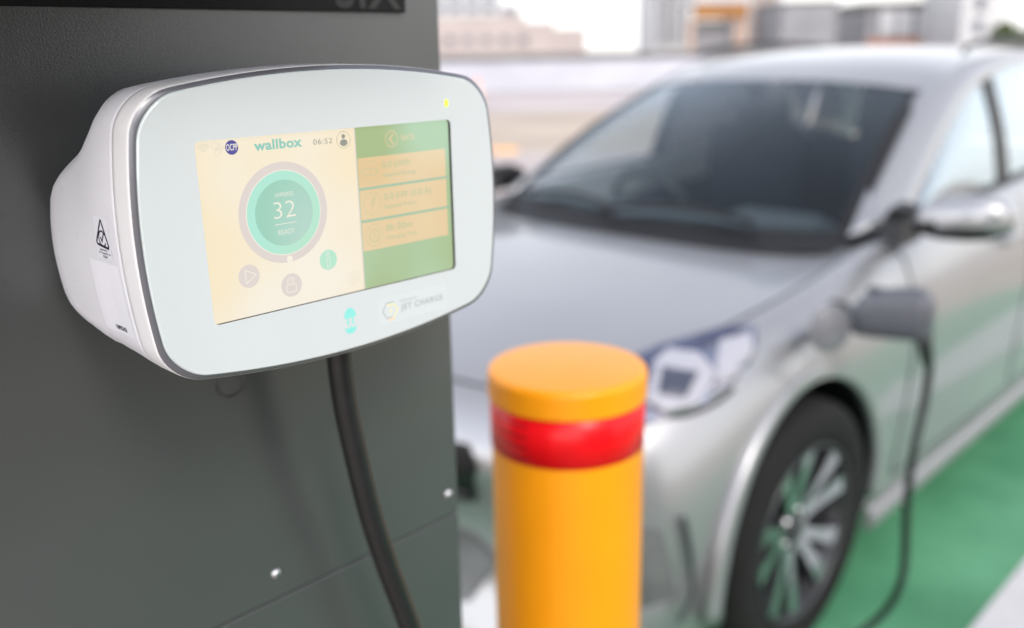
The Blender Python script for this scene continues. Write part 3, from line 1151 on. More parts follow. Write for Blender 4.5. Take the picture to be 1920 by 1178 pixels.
# ================================================================== THE CABLE
m_cable = mat('cable_rubber', (0.008, 0.008, 0.009), rough=0.42, var=0.15, vscale=80, bump=0.2, bscale=900, bdist=0.0002)
m_plug = mat('plug_plastic', (0.075, 0.078, 0.092), rough=0.42, var=0.05, vscale=40)
root = thing('charging_cable', 'black charging cable hanging below the white charger and plugged into the silver car', 'cable', (0.56, 0.30, 0))
loc = root.location
path = spline([(0.3066, 0.452, 1.438), (0.3066, 0.455, 1.405), (0.3072, 0.455, 1.3825), (0.3104, 0.455, 1.3526), (0.3205, 0.455, 1.2922), (0.3325, 0.455, 1.2429),
               (0.3495, 0.455, 1.1841), (0.376, 0.452, 1.08), (0.405, 0.447, 0.93), (0.42, 0.442, 0.70), (0.42, 0.44, 0.40), (0.44, 0.42, 0.16), (0.52, 0.37, 0.045), (0.66, 0.28, 0.012), (0.95, 0.20, 0.012),
               (1.3, 0.26, 0.014), (1.62, 0.44, 0.012), (1.75, 0.60, 0.014), (2.00, 0.83, 0.014), (2.13, 0.862, 0.024), (2.186, 0.835, 0.06), (2.209, 0.795, 0.13), (2.200, 0.766, 0.22), (2.170, 0.752, 0.31), (2.143, 0.752, 0.4716), (2.147, 0.752, 0.6149),
               (2.183, 0.752, 0.729), (2.190, 0.752, 0.822), (2.163, 0.75, 0.885), (2.137, 0.75, 0.93)], 10)
bm = bmesh.new()
tube(bm, [p - loc for p in path], [0.0076 + 0.0026 * min(1, max(0, (k - 100) / 60)) for k in range(len(path))], 14)
link('lead', bm, m_cable, root, True)
bm = bmesh.new()
tube(bm, [p - loc for p in spline([(0.3066, 0.4515, 1.445), (0.3066, 0.4525, 1.425), (0.3068, 0.4545, 1.409)], 6)], [0.011] * 8 + [0.0098, 0.009, 0.0085, 0.0082, 0.008], 16)
link('gland', bm, m_blk, root, True)
# connector: head in the port, thick angled grip, neck with strain relief
bm = bmesh.new()
prof = [  # y, centre x, centre z, half width x, half height z
    (1.02, 2.262, 0.885, 0.026, 0.026), (0.935, 2.165, 0.922, 0.026, 0.026), (0.917, 2.126, 0.936, 0.033, 0.036), (0.902, 2.124, 0.944, 0.036, 0.050),
    (0.87, 2.123, 0.954, 0.037, 0.058), (0.82, 2.124, 0.964, 0.038, 0.063), (0.78, 2.122, 0.970, 0.037, 0.064), (0.757, 2.118, 0.971, 0.035, 0.061), (0.742, 2.115, 0.969, 0.030, 0.053), (0.732, 2.114, 0.968, 0.020, 0.040)]
rings = []
for (y, x, z, a, b) in prof:
    r_ = []
    for k in range(28):
        t = 2 * PI * k / 28
        c_, s_ = math.cos(t), math.sin(t)
        r_.append((x + a * math.copysign(abs(c_) ** 0.7, c_) - loc.x, y - loc.y, z + b * math.copysign(abs(s_) ** 0.7, s_) - loc.z))
    rings.append(r_)
loft(bm, rings, True, True, True)
con = link('connector', bm, m_plug, root, True)
bm = bmesh.new()
tube(bm, [Vector(p) - loc for p in ((2.136, 0.752, 0.925), (2.140, 0.751, 0.895), (2.149, 0.75, 0.868), (2.160, 0.75, 0.846))], [0.020, 0.017, 0.013, 0.0105], 16)
link('strain_relief', bm, m_blk, con, True)
bm = bmesh.new()
box(bm, Vector((2.123, 0.865, 1.012)) - loc, (0.022, 0.05, 0.014), 0.004)
link('latch_button', bm, m_blk, con, True)
# ================================================================== THE CAR (local x to the rear from the front axle, near side at -y)
AX, AY = 2.045, 1.89
m_paint = mat('silver_paint', (0.315, 0.315, 0.325), rough=0.34, metal=0.62, coat=0.7, coatr=0.04, var=0.02, vscale=3)
m_trimblk = mat('car_black_trim', (0.006, 0.006, 0.007), rough=0.45, spec=0.35, var=0.1, vscale=30)
m_inner = mat('cabin_trim', (0.007, 0.009, 0.014), rough=0.85, spec=0.2, var=0.2, vscale=12)
m_rub = mat('tyre_rubber', (0.009, 0.0085, 0.0085), rough=0.8, spec=0.25, var=0.15, vscale=30, bump=0.4, bscale=150, bdist=0.002)
m_alloy = mat('alloy_machined', (0.55, 0.55, 0.57), rough=0.2, metal=1.0, var=0.04, vscale=20)
m_alloy_d = mat('alloy_dark', (0.06, 0.06, 0.065), rough=0.35, metal=0.6, var=0.1, vscale=20)
m_wind = thin_glass('windscreen_glass', (0.80, 0.87, 0.87), base=0.035)
m_sideg = thin_glass('side_glass', (0.93, 0.96, 0.955), base=0.36)
m_tint = thin_glass('tinted_glass', (0.06, 0.065, 0.075), base=0.06)
m_privacy = mat('privacy_glass', (0.01, 0.012, 0.015), rough=0.05)
m_reflect = mat('lamp_chrome', (0.42, 0.38, 0.42), rough=0.14, metal=0.9, col2=(0.26, 0.30, 0.40), vscale=22)
m_lampwhite = mat('lamp_white', (0.33, 0.325, 0.36), rough=0.25, coat=1.0)
m_lampblue = mat('lamp_blue_black', (0.008, 0.014, 0.065), rough=0.15, coat=1.0)
m_lampdark = mat('lamp_lens_dark', (0.03, 0.035, 0.06), rough=0.05, coat=1.0)

car = thing('parked_car', 'silver family car plugged in on the green charging bay', 'car', (AX + 1.35, AY, 0))
CO = Vector((-1.35, 0, 0))       # car-local coordinates to root coordinates


def carlink(name, bm, m, parent=None, smooth=True, sub=0):
    bmesh.ops.translate(bm, vec=CO, verts=bm.verts)
    o = link(name, bm, m, parent or car, smooth)
    if sub:
        smoothmod(o, sub)
        bake(o)
        for p in o.data.polygons:
            p.use_smooth = True
    return o


S = [
    (-0.885, [(0, .66), (.35, .66), (.58, .65), (.70, .62), (.76, .55), (.78, .46), (.77, .34), (.72, .26), (.58, .21)]),
    (-0.865, [(0, .76), (.35, .755), (.62, .74), (.75, .70), (.82, .60), (.84, .48), (.83, .34), (.79, .22), (.64, .18)]),
    (-0.80, [(0, .845), (.35, .84), (.64, .815), (.79, .775), (.87, .66), (.89, .50), (.88, .36), (.84, .21), (.70, .17)]),
    (-0.62, [(0, .885), (.36, .88), (.66, .86), (.81, .835), (.895, .72), (.915, .53), (.905, .38), (.87, .21), (.73, .17)]),
    (-0.42, [(0, .915), (.37, .91), (.68, .893), (.82, .885), (.90, .79), (.93, .57), (.925, .40), (.89, .21), (.74, .17)]),
    (-0.20, [(0, .940), (.38, .935), (.69, .918), (.82, .925), (.905, .84), (.94, .62), (.935, .42), (.90, .22), (.75, .17)]),
    (0.02, [(0, .958), (.38, .953), (.69, .938), (.815, .955), (.905, .875), (.942, .66), (.935, .44), (.90, .22), (.75, .17)]),
    (0.25, [(0, .972), (.38, .967), (.69, .955), (.805, .985), (.90, .90), (.94, .68), (.93, .44), (.90, .22), (.75, .17)]),
    (0.45, [(0, .975), (.38, .972), (.69, .968), (.797, 1.008), (.89, .925), (.935, .70), (.92, .44), (.90, .22), (.75, .17)]),
    (0.56, [(0, .975), (.38, .973), (.69, .972), (.795, 1.022), (.885, .94), (.93, .715), (.915, .44), (.90, .22), (.75, .17)]),
    (0.62, [(0, .60), (.66, .60), (.705, .99), (.793, 1.035), (.88, .95), (.93, .72), (.912, .44), (.90, .22), (.75, .17)]),
    (1.00, [(0, .42), (.66, .42), (.71, 1.01), (.792, 1.065), (.88, .98), (.932, .74), (.905, .46), (.905, .235), (.75, .17)]),
    (1.60, [(0, .42), (.66, .42), (.71, 1.03), (.790, 1.085), (.88, 1.00), (.934, .76), (.905, .47), (.905, .235), (.75, .17)]),
    (2.20, [(0, .42), (.66, .42), (.71, 1.05), (.785, 1.105), (.88, 1.02), (.934, .78), (.91, .48), (.905, .235), (.75, .17)]),
    (2.71, [(0, .55), (.66, .55), (.70, 1.07), (.775, 1.13), (.88, 1.04), (.94, .80), (.93, .50), (.90, .235), (.75, .19)]),
    (3.15, [(0, .62), (.64, .62), (.68, 1.09), (.755, 1.15), (.86, 1.05), (.93, .80), (.92, .50), (.88, .25), (.75, .21)]),
    (3.38, [(0, 1.00), (.60, 1.01), (.66, 1.09), (.725, 1.13), (.83, 1.02), (.90, .80), (.89, .50), (.85, .27), (.72, .23)]),
    (3.56, [(0, 1.02), (.50, 1.02), (.60, 1.01), (.68, .98), (.77, .92), (.84, .76), (.84, .50), (.80, .30), (.68, .26)]),
    (3.66, [(0, .92), (.45, .92), (.54, .91), (.62, .88), (.69, .82), (.74, .70), (.75, .50), (.71, .36), (.60, .32)])]


def warp(x, y, z):
    """plan curve of the nose"""
    w = max(0.0, min(1.0, (-x - 0.05) / 0.80))
    k = 0.30 * (abs(y) / 0.9) ** 2.6 * w
    b = 0.0
    return (x + k, y, z)


bm = bmesh.new()
rings = []
for (x, pts) in S:
    near = [warp(x, -y, z) for (y, z) in pts]
    farp = [warp(x, y, z) for (y, z) in reversed(pts[1:])]
    rings.append(near + [warp(x, 0, pts[-1][1] - 0.0)] + farp)
V = loft(bm, rings, True, True, True)
bmesh.ops.recalc_face_normals(bm, faces=bm.faces[:])
# cabin tub takes the trim material
for f_ in bm.faces:
    c = f_.calc_center_median()
    if 0.58 < c.x < 3.3 and abs(c.y) < 0.70 and f_.normal.z > -0.5 and c.z < 1.04 and c.z > 0.3:
        f_.material_index = 1
# crease a few feature lines
cr = bm.edges.layers.float.new('crease_edge')
for i in range(len(V) - 1):
    for k, w_ in ((3, 0.12), (7, 0.5), (5, 0.1)):
        for kk in (k, len(V[0]) - k):
            e = bm.edges.get((V[i][kk % len(V[0])], V[i + 1][kk % len(V[0])]))
            if e:
                e[cr] = w_
body = carlink('body', bm, [m_paint, m_inner], None, True)
smoothmod(body, 3)
bake(body)
# wheel arches cut with closed drums
for ax in (0.0, 2.71):
    for sy in (-1, 1):
        cb = bmesh.new()
        lathe(cb, [(0.0001, 0.56 * sy), (0.417, 0.56 * sy), (0.417, 1.1 * sy), (0.0001, 1.1 * sy)], 72, axis='y', c=(ax + 0.012 + CO.x, 0, 0.355))
        bmesh.ops.remove_doubles(cb, verts=cb.verts, dist=0.0005)
        bmesh.ops.recalc_face_normals(cb, faces=cb.faces[:])
        cut = link('cut', cb, [m_trimblk], car)
        md = body.modifiers.new('b', 'BOOLEAN')
        md.operation = 'DIFFERENCE'
        md.object = cut
        md.solver = 'EXACT'
        try:
            md.material_mode = 'TRANSFER'
        except Exception:
            pass
        bpy.context.view_layer.update()
        bake(body)
        bpy.data.objects.remove(cut)
for p in body.data.polygons:
    p.use_smooth = True
try:
    body.data.set_sharp_from_angle(angle=math.radians(40))
except Exception:
    pass
bpy.context.view_layer.update()
car_bvh = bvh_of(body)

# arch lips
for ax in (0.0, 2.71):
    for sy in (-1, 1):
        bm = bmesh.new()
        rings = []
        for k in range(41):
            a = math.radians(-8 + 196 * k / 40)
            ca, sa = math.cos(a), math.sin(a)
            ring_ = []
            yb = 0.933 if sa > 0.2 else 0.933 - 0.02 * (0.2 - sa)
            for (dr, dy) in ((-0.006, -0.03), (-0.006, 0.000), (0.003, 0.004), (0.022, 0.004), (0.040, -0.006), (0.03, -0.04)):
                rr = 0.417 + dr
                ring_.append((ax + 0.012 + rr * ca, sy * (yb + dy - 0.02 * max(0, sa) ** 3), 0.355 + rr * sa))
            rings.append(ring_)
        loft(bm, rings, True, True, True)
        bmesh.ops.recalc_face_normals(bm, faces=bm.faces[:])
        carlink('wheel_arch_lip', bm, m_paint)

# windscreen, roof, pillars
def Bc(t):
    return Vector((.46 + .14 * t * t, .705 * t, 1.012 + .012 * t * t))


def Tc(t):
    return Vector((1.29 + .08 * t * t, .575 * t, 1.452 - .036 * t * t))


bm = bmesh.new()
rings = []
for i in range(13):
    s = i / 12
    r_ = []
    for j in range(-12, 13):
        t = j / 12
        p = Bc(t).lerp(Tc(t), s)
        p += Vector((-0.3, 0, 0.6)).normalized() * 0.03 * math.sin(PI * s)
        r_.append(p)
    rings.append(r_)
loft(bm, rings, False)
carlink('windscreen', bm, m_wind)
# black border strip of the windscreen at the near side and the header
for sy in (-1, 1):
    bm = bmesh.new()
    rings = []
    for i in range(13):
        s = i / 12
        r_ = []
        for t in (0.955, 1.0, 1.03):
            p = Bc(t * sy).lerp(Tc(t * sy), s) + Vector((-0.3, 0, 0.6)).normalized() * (0.03 * math.sin(PI * s) + 0.004)
            r_.append(p)
        rings.append(r_)
    loft(bm, rings, False)
    carlink('screen_edge_seal', bm, m_trimblk)
# cowl with wipers
bm = bmesh.new()
rings = []
for j in range(-14, 15):
    t = j / 14
    b_ = Bc(t)
    rings.append([b_ + Vector((-.10, 0, -.052 + 0.02 * t * t)), b_ + Vector((-.045, 0, -.025)), b_ + Vector((0.0, 0, 0.008)), b_ + Vector((.05, 0, 0.012))])
loft(bm, rings, False)
cowl = carlink('cowl', bm, m_trimblk)
for (t0, t1, s0) in ((-0.62, 0.18, 0.03), (0.1, 0.82, 0.03)):
    bm = bmesh.new()
    pts = []
    for k in range(12):
        t = t0 + (t1 - t0) * k / 11
        p = Bc(t).lerp(Tc(t), 0.02 + 0.05 * math.sin(PI * k / 11)) + Vector((-0.02, 0, 0.025))
        pts.append(p)
    tube(bm, pts, 0.011, 8)
    carlink('wiper', bm, m_trimblk)

RC = [(1.30, 1.453), (1.42, 1.492), (1.60, 1.530), (1.85, 1.558), (2.2, 1.573), (2.6, 1.571), (3.0, 1.548), (3.3, 1.505), (3.48, 1.465)]
bm = bmesh.new()
rings = []
for (x, z) in RC:
    r_ = []
    for j in range(-10, 11):
        t = j / 10
        xx = x + (0.075 * t * t if x < 1.5 else 0.02 * t * t)
        r_.append((xx, 0.605 * t, z - 0.040 * abs(t) ** 2.6))
    rings.append(r_)
loft(bm, rings, False)
rf = carlink('roof', bm, m_paint, None, True, 1)

I_ = [(.585, .715, 1.030), (.80, .672, 1.150), (1.08, .625, 1.292), (1.37, .585, 1.420), (1.62, .575, 1.492), (1.95, .575, 1.530), (2.4, .575, 1.540), (2.9, .57, 1.520), (3.3, .56, 1.465), (3.5, .56, 1.40)]
O_ = [(.80, .800, 1.050), (1.03, .762, 1.165), (1.28, .722, 1.285), (1.55, .686, 1.392), (1.80, .668, 1.448), (2.10, .662, 1.480), (2.5, .660, 1.486), (2.95, .662, 1.462), (3.25, .68, 1.40), (3.42, .70, 1.32)]


def sline(P, n=5):
    return spline(P, n)


for sy in (-1, 1):
    bm = bmesh.new()
    a_, b_ = sline(I_), sline(O_)
    rings = []
    for p, q in zip(a_, b_):
        n_ = (q - p)
        up = Vector((-0.25, 0.55, 0.75)).normalized()
        ring_ = [p - up * 0.02, p + up * 0.004, p.lerp(q, .3) + up * 0.020, p.lerp(q, .7) + up * 0.022, q + up * 0.006, q - up * 0.02]
        rings.append([(v.x, v.y * sy, v.z) for v in ring_])
    loft(bm, rings, True, True, True)
    bmesh.ops.recalc_face_normals(bm, faces=bm.faces[:])
    carlink('pillar_and_roof_rail', bm, m_paint)
    # side glass in two panes with the dark door pillar between
    belt = lambda x: Vector((x, (.800 - 0.012 * (x - .8)), 1.052 + 0.031 * (x - 0.8)))
    top_at = lambda x: min(b_, key=lambda v: abs(v.x - x))

    def pane(name, x0, x1, slant0, slant1, m, off=0.0):
        bm = bmesh.new()
        rings = []
        for k in range(15):
            u = k / 14
            xb = x0 + (x1 - x0) * u
            sl_ = slant0 + (slant1 - slant0) * u
            lo_ = belt(xb)
            # top point on the outer rail
            xt = min(max(xb + sl_, 0.80), 3.42)
            best = None
            for i in range(len(b_) - 1):
                if b_[i].x <= xt <= b_[i + 1].x:
                    f_ = (xt - b_[i].x) / (b_[i + 1].x - b_[i].x)
                    best = b_[i].lerp(b_[i + 1], f_)
            if best is None:
                best = b_[-1]
            r_ = []
            for j in range(7):
                w_ = j / 6
                p = lo_.lerp(best, w_) + Vector((0, off + 0.012 * math.sin(PI * w_), 0))
                r_.append((p.x, (p.y) * sy, p.z))
            rings.append(r_)
        loft(bm, rings, False)
        carlink(name, bm, m)
    pane('front_door_glass', 0.83, 1.66, 0.0, 0.06, m_sideg)
    pane('rear_door_glass', 1.76, 2.72, 0.06, 0.06, m_sideg if sy < 0 else m_tint)
    pane('quarter_glass', 2.78, 3.2, 0.06, 0.0, m_sideg if sy < 0 else m_tint)
    pane('door_pillar', 1.645, 1.775, 0.06, 0.06, m_trimblk, 0.004)
    pane('rear_pillar', 2.70, 2.80, 0.06, 0.06, m_trimblk, 0.004)
    bm = bmesh.new()
    tube(bm, [(x, sy * (belt(x).y + 0.012), belt(x).z - 0.006) for x in [0.78 + 0.12 * k for k in range(22)]], 0.009, 8)
    carlink('belt_trim', bm, m_trimblk)
    bm = bmesh.new()
    rp = spline([(1.75, sy * .585, 1.545), (1.85, sy * .585, 1.572), (2.4, sy * .585, 1.590), (3.0, sy * .58, 1.565), (3.25, sy * .575, 1.515)], 6)
    tube(bm, rp, 0.012, 8)
    carlink('roof_bar', bm, m_trimblk)

for sy in (-1, 1):
    bm = bmesh.new()
    A_ = [Vector((3.17, .742, 1.122)), Vector((3.20, .728, 1.20)), Vector((3.20, .712, 1.30)), Vector((3.19, .690, 1.39)), Vector((3.19, .640, 1.455))]
    B_ = [Vector((3.64, .690, 1.02)), Vector((3.62, .665, 1.15)), Vector((3.60, .640, 1.25)), Vector((3.54, .605, 1.34)), Vector((3.475, .560, 1.425))]
    rings = []
    for k in range(7):
        w_ = k / 6
        rings.append([((a.lerp(b, w_)).x + 0.05 * math.sin(PI * w_), sy * (a.lerp(b, w_).y + 0.03 * math.sin(PI * w_)), a.lerp(b, w_).z) for a, b in zip(A_, B_)])
    loft(bm, rings, False)
    carlink('rear_quarter_panel', bm, m_paint)
# rear glass and hatch panel
bm = bmesh.new()
loft(bm, [[(3.47, .56 * t, 1.45 - .03 * t * t) for t in [k / 6 for k in range(-6, 7)]], [(3.60, .64 * t, 1.25) for t in [k / 6 for k in range(-6, 7)]], [(3.62, .68 * t, 1.05) for t in [k / 6 for k in range(-6, 7)]]], False)
carlink('rear_glass', bm, m_privacy)

# door mirrors
for sy in (-1, 1):
    bm = bmesh.new()
    rings = []
    for (y, a, b, zc, xc) in ((.885, .03, .030, 1.085, .64), (.92, .055, .046, 1.095, .635), (.97, .068, .060, 1.105, .630), (1.04, .070, .064, 1.112, .632), (1.10, .060, .058, 1.115, .642), (1.135, .035, .036, 1.115, .652), (1.145, .012, .014, 1.115, .655)):
        rings.append([(xc + a * math.copysign(abs(math.cos(t)) ** 0.8, math.cos(t)), sy * y, zc + b * math.copysign(abs(math.sin(t)) ** 0.8, math.sin(t))) for t in [2 * PI * k / 24 for k in range(24)]])
    loft(bm, rings, True, True, True)
    bmesh.ops.recalc_face_normals(bm, faces=bm.faces[:])
    for f_ in bm.faces:
        if sy < 0 and f_.calc_center_median().z < 1.092:
            f_.material_index = 1
    mir = carlink('door_mirror', bm, [m_paint, m_trimblk])
    bm = bmesh.new()
    loft(bm, [[(.60, sy * .80, 1.03), (.60, sy * .865, 1.01), (.74, sy * .87, 1.015), (.78, sy * .81, 1.06)], [(.62, sy * .80, 1.09), (.62, sy * .845, 1.08), (.72, sy * .85, 1.085), (.76, sy * .79, 1.10)],
              [(.61, sy * .82, 1.12), (.60, sy * .90, 1.12), (.68, sy * .90, 1.12), (.70, sy * .82, 1.13)]], True, True, True)
    bmesh.ops.recalc_face_normals(bm, faces=bm.faces[:])
    link_ = carlink('mirror_foot', bm, m_trimblk, mir, False)
    bm = bmesh.new()
    box(bm, (.704, sy * 1.03, 1.108), (.006, .17, .09), 0.002)
    carlink('mirror_glass', bm, m_reflect, mir, False)


# wheels
def wheel(ax, sy):
    o = Vector((ax, sy * 0.0, 0.355))
    bm = bmesh.new()
    yo, yi = 0.935, 0.715
    prof = [(0.240, yo - .014), (0.256, yo - .004), (0.290, yo + .004), (0.325, yo + .001), (0.345, yo - .014), (0.3545, yo - .035), (0.357, yo - .08), (0.357, yi + .06), (0.352, yi + .02), (0.33, yi), (0.27, yi + .01), (0.25, yi + .03)]
    lathe(bm, [(r, y * sy) for r, y in prof], 96, axis='y', c=(ax, 0, 0.357))
    bmesh.ops.recalc_face_normals(bm, faces=bm.faces[:])
    return bm


for ax in (0.0, 2.71):
    for sy in (-1, 1):
        w_ = thing_w = None
        bm = wheel(ax, sy)
        ty = carlink('wheel', bm, m_rub)
        bm = bmesh.new()
        lathe(bm, [(0.241, .925 * sy), (0.241, .915 * sy), (0.233, .900 * sy), (0.226, .88 * sy), (0.222, .80 * sy), (0.20, .77 * sy), (0.0001, .77 * sy)], 72, axis='y', c=(ax, 0, 0.357))
        bmesh.ops.recalc_face_normals(bm, faces=bm.faces[:])
        carlink('rim_barrel', bm, m_alloy_d, ty)
        bm = bmesh.new()
        lathe(bm, [(0.243, .928 * sy), (0.241, .932 * sy), (0.236, .932 * sy), (0.231, .924 * sy)], 72, axis='y', c=(ax, 0, 0.357))
        carlink('rim_lip', bm, m_alloy_d, ty)
        bm = bmesh.new()
        lathe(bm, [(0.0001, .905 * sy), (0.028, .905 * sy), (0.034, .900 * sy), (0.060, .893 * sy), (0.068, .880 * sy), (0.06, .86 * sy)], 40, axis='y', c=(ax, 0, 0.357))
        carlink('hub_cap', bm, m_alloy_d, ty)
        for k in range(5):
            for side_ in (-1, 1):
                a0 = math.radians(90 + 72 * k + side_ * 6 + 14)
                a1 = math.radians(90 + 72 * k + side_ * 15 + 14)
                d0 = Vector((math.cos(a0), 0, math.sin(a0)))
                d1 = Vector((math.cos(a1), 0, math.sin(a1)))
                p0, p1 = d0 * 0.045, d1 * 0.233
                dd = (p1 - p0).normalized()
                nn = Vector((-dd.z, 0, dd.x))
                bm = bmesh.new()
                rings = []
                for (s, w__, y0) in ((0, .022, .893), (.35, .018, .902), (.7, .023, .914), (1.0, .032, .922)):
                    c_ = p0.lerp(p1, s) + Vector((ax, 0, 0.357))
                    rings.append([c_ + nn * w__ + Vector((0, sy * (y0 - .03), 0)), c_ + nn * w__ * 0.9 + Vector((0, sy * y0, 0)), c_ - nn * w__ * 0.9 + Vector((0, sy * y0, 0)), c_ - nn * w__ + Vector((0, sy * (y0 - .03), 0))])
                loft(bm, rings, True, True, True)
                bmesh.ops.recalc_face_normals(bm, faces=bm.faces[:])
                for f_ in bm.faces:
                    if abs(f_.normal.y) < 0.6:
                        f_.material_index = 1
                carlink('spoke', bm, [m_alloy, m_alloy_d], ty, False)
        for k in range(5):
            a = math.radians(90 + 72 * k + 14 + 36)
            bm = bmesh.new()
            lathe(bm, [(0.0001, .898 * sy), (0.010, .898 * sy), (0.011, .875 * sy)], 8, axis='y', c=(ax + 0.052 * math.cos(a), 0, 0.357 + 0.052 * math.sin(a)))
            carlink('wheel_nut', bm, m_alloy, ty)

# cabin
bm = bmesh.new()
rings = []
for j in range(-10, 11):
    t = j / 10
    y = .69 * t
    rings.append([(.60, y, .60), (.58, y, .97), (.66, y, 1.000), (.86, y, 1.000 + (0.03 if -0.75 < t < -0.25 else 0)), (.93, y, .94), (.95, y, .62)])
loft(bm, rings, True, True, True)
carlink('dashboard', bm, mat('dash_trim', (0.045, 0.052, 0.062), rough=0.7, var=0.15, vscale=8))
for sy in (-1, 1):
    bm = bmesh.new()
    box(bm, (1.62, sy * .36, .62), (.50, .50, .16), .06, seg=3)
    vs = box(bm, (1.90, sy * .36, .93), (.15, .48, .60), .06, seg=3)
    box(bm, (1.96, sy * .36, 1.27), (.09, .26, .19), .04, seg=3)
    carlink('front_seat', bm, m_inner)
bm = bmesh.new()
box(bm, (2.62, 0, .66), (.46, 1.20, .16), .05, seg=3)
box(bm, (2.88, 0, .88), (.14, 1.20, .44), .05, seg=3)
carlink('rear_seat', bm, m_inner)
bm = bmesh.new()
ctr = Vector((1.08, .36, .93))
tube(bm, [ctr + Vector((0.08 * math.sin(a) * -1, 0.185 * math.cos(a), 0.165 * math.sin(a))) for a in [2 * PI * k / 32 for k in range(32)]], 0.016, 8, close=True)
tube(bm, [ctr + Vector((0, -.17, 0)), ctr + Vector((0, .17, 0))], 0.018, 8)
tube(bm, [ctr, ctr + Vector((-.16, 0, -.05))], 0.04, 12)
carlink('steering_wheel', bm, m_trimblk)
bm = bmesh.new()
box(bm, (1.26, 0, 1.37), (.03, .24, .065), .012)
tube(bm, [(1.25, 0, 1.37), (1.22, 0, 1.43)], 0.012, 8)
carlink('interior_mirror', bm, m_trimblk)
#@@CARFACE@@


def patch(name, pts3, m, parent, lift=0.004, d=(0.74, 0.67, 0), step=0.02, sy=-1, thick=0.0):
    """surface patch laid on the car body: the outline is given on the near side and mirrored for the far side"""
    d = Vector(d).normalized()
    e = Vector((-d.y, d.x, 0))
    ol = [(Vector(p).dot(e), p[2]) for p in pts3]
    bm = dense_poly(ol, step)
    for v in bm.verts:
        o = e * v.co.x + Vector((0, 0, v.co.y)) - d * 3.0 + CO
        h = car_bvh.ray_cast(o, d)
        if h[0] is None:
            q = e * v.co.x + Vector((0, 0, v.co.y)) + d * 0.0
            v.co = q
        else:
            v.co = h[0] - d * lift - CO
    bmesh.ops.recalc_face_normals(bm, faces=bm.faces[:])
    n = Vector((0, 0, 0))
    for f_ in bm.faces:
        n += f_.normal * f_.calc_area()
    if n.dot(d) > 0:
        bmesh.ops.reverse_faces(bm, faces=bm.faces[:])
    if thick:
        r = bmesh.ops.extrude_face_region(bm, geom=bm.faces[:])
        vs = [g for g in r['geom'] if isinstance(g, bmesh.types.BMVert)]
        bmesh.ops.translate(bm, vec=-d * thick, verts=vs)
    if sy > 0:
        for v in bm.verts:
            v.co.y = -v.co.y
        bmesh.ops.reverse_faces(bm, faces=bm.faces[:])
    return carlink(name, bm, m, parent)


HL = [(-.60, -.640, .828), (-.50, -.640, .856), (-.374, -.651, .889), (-.30, -.667, .901), (-.223, -.707, .912), (-.153, -.752, .922), (-.113, -.814, .925), (-.147, -.841, .901), (-.211, -.856, .867), (-.302, -.856, .832), (-.395, -.839, .812), (-.476, -.81, .800), (-.56, -.775, .788), (-.64, -.71, .785), (-.66, -.66, .795)]
RG = [(-.438, -.736, .860), (-.38, -.705, .884), (-.320, -.700, .898), (-.292, -.767, .896), (-.310, -.828, .868), (-.404, -.842, .818), (-.475, -.812, .812), (-.49, -.762, .834)]
LN = [(-.389, -.732, .880), (-.345, -.800, .872), (-.419, -.818, .836), (-.457, -.770, .848)]
OU = [(-.222, -.780, .909), (-.140, -.815, .917), (-.180, -.846, .886), (-.278, -.852, .852), (-.335, -.842, .840), (-.290, -.815, .880)]
BS = [(-.60, -.640, .828), (-.50, -.640, .856), (-.374, -.651, .889), (-.30, -.667, .901), (-.223, -.707, .912), (-.153, -.752, .922), (-.118, -.800, .925), (-.20, -.765, .908), (-.30, -.71, .887), (-.42, -.675, .858), (-.56, -.66, .820)]
VT = [(-.588, -.843, .585), (-.560, -.862, .572), (-.538, -.878, .483), (-.522, -.879, .400), (-.62, -.845, .395), (-.66, -.82, .43), (-.63, -.83, .56)]
m_vent = mat('vent_grey', (0.10, 0.105, 0.105), rough=0.5, var=0.2, vscale=12)
for sy in (-1, 1):
    hl = patch('headlight', HL, m_reflect, None, 0.006, sy=sy, thick=0.004)
    patch('blue_strip', BS, m_lampblue, hl, 0.014, sy=sy, thick=0.002)  # blue-black band along the top of the lamp
    patch('light_guide', RG, m_lampwhite, hl, 0.012, sy=sy, thick=0.010, step=0.015)
    patch('lens', LN, m_lampdark, hl, 0.020, sy=sy, thick=0.008, step=0.01)
    patch('turn_signal', OU, m_lampwhite, hl, 0.011, sy=sy, thick=0.006)
    vt = patch('bumper_vent', VT, m_vent, None, 0.006, d=(0.5, 0.86, 0), sy=sy)
    # bright blade behind the vent
    bm = bmesh.new()
    pts = [(-.520, sy * -.892, .60), (-.505, sy * -.905, .50), (-.495, sy * -.905, .40), (-.53, sy * -.895, .345)]
    tube(bm, spline(pts, 6), 0.007, 8)
    carlink('vent_blade', bm, m_alloy_d, vt)
# grille, lower intake, bonnet shut line
GR = [(0, -.50, .745), (0, -.53, .70), (0, -.47, .575), (0, -.40, .555), (0, .40, .555), (0, .47, .575), (0, .53, .70), (0, .50, .745)]
grille = patch('grille', GR, m_trimblk, None, 0.006, d=(1, 0, 0), step=0.05)
LI = [(0, -.50, .42), (0, -.44, .30), (0, .44, .30), (0, .50, .42), (0, .42, .46), (0, -.42, .46)]
patch('lower_intake', LI, m_vent, None, 0.006, d=(1, 0, 0), step=0.05)
for z in (.60, .65, .70):
    bm = bmesh.new()
    pts = []
    for k in range(17):
        y = -.46 + .92 * k / 16
        h = car_bvh.ray_cast(Vector((-5, y, z)), Vector((1, 0, 0)))
        if h[0] is not None:
            pts.append(h[0] - CO - Vector((.012, 0, 0)))
    tube(bm, pts, 0.006, 6)
    carlink('grille_bar', bm, m_alloy_d, grille)
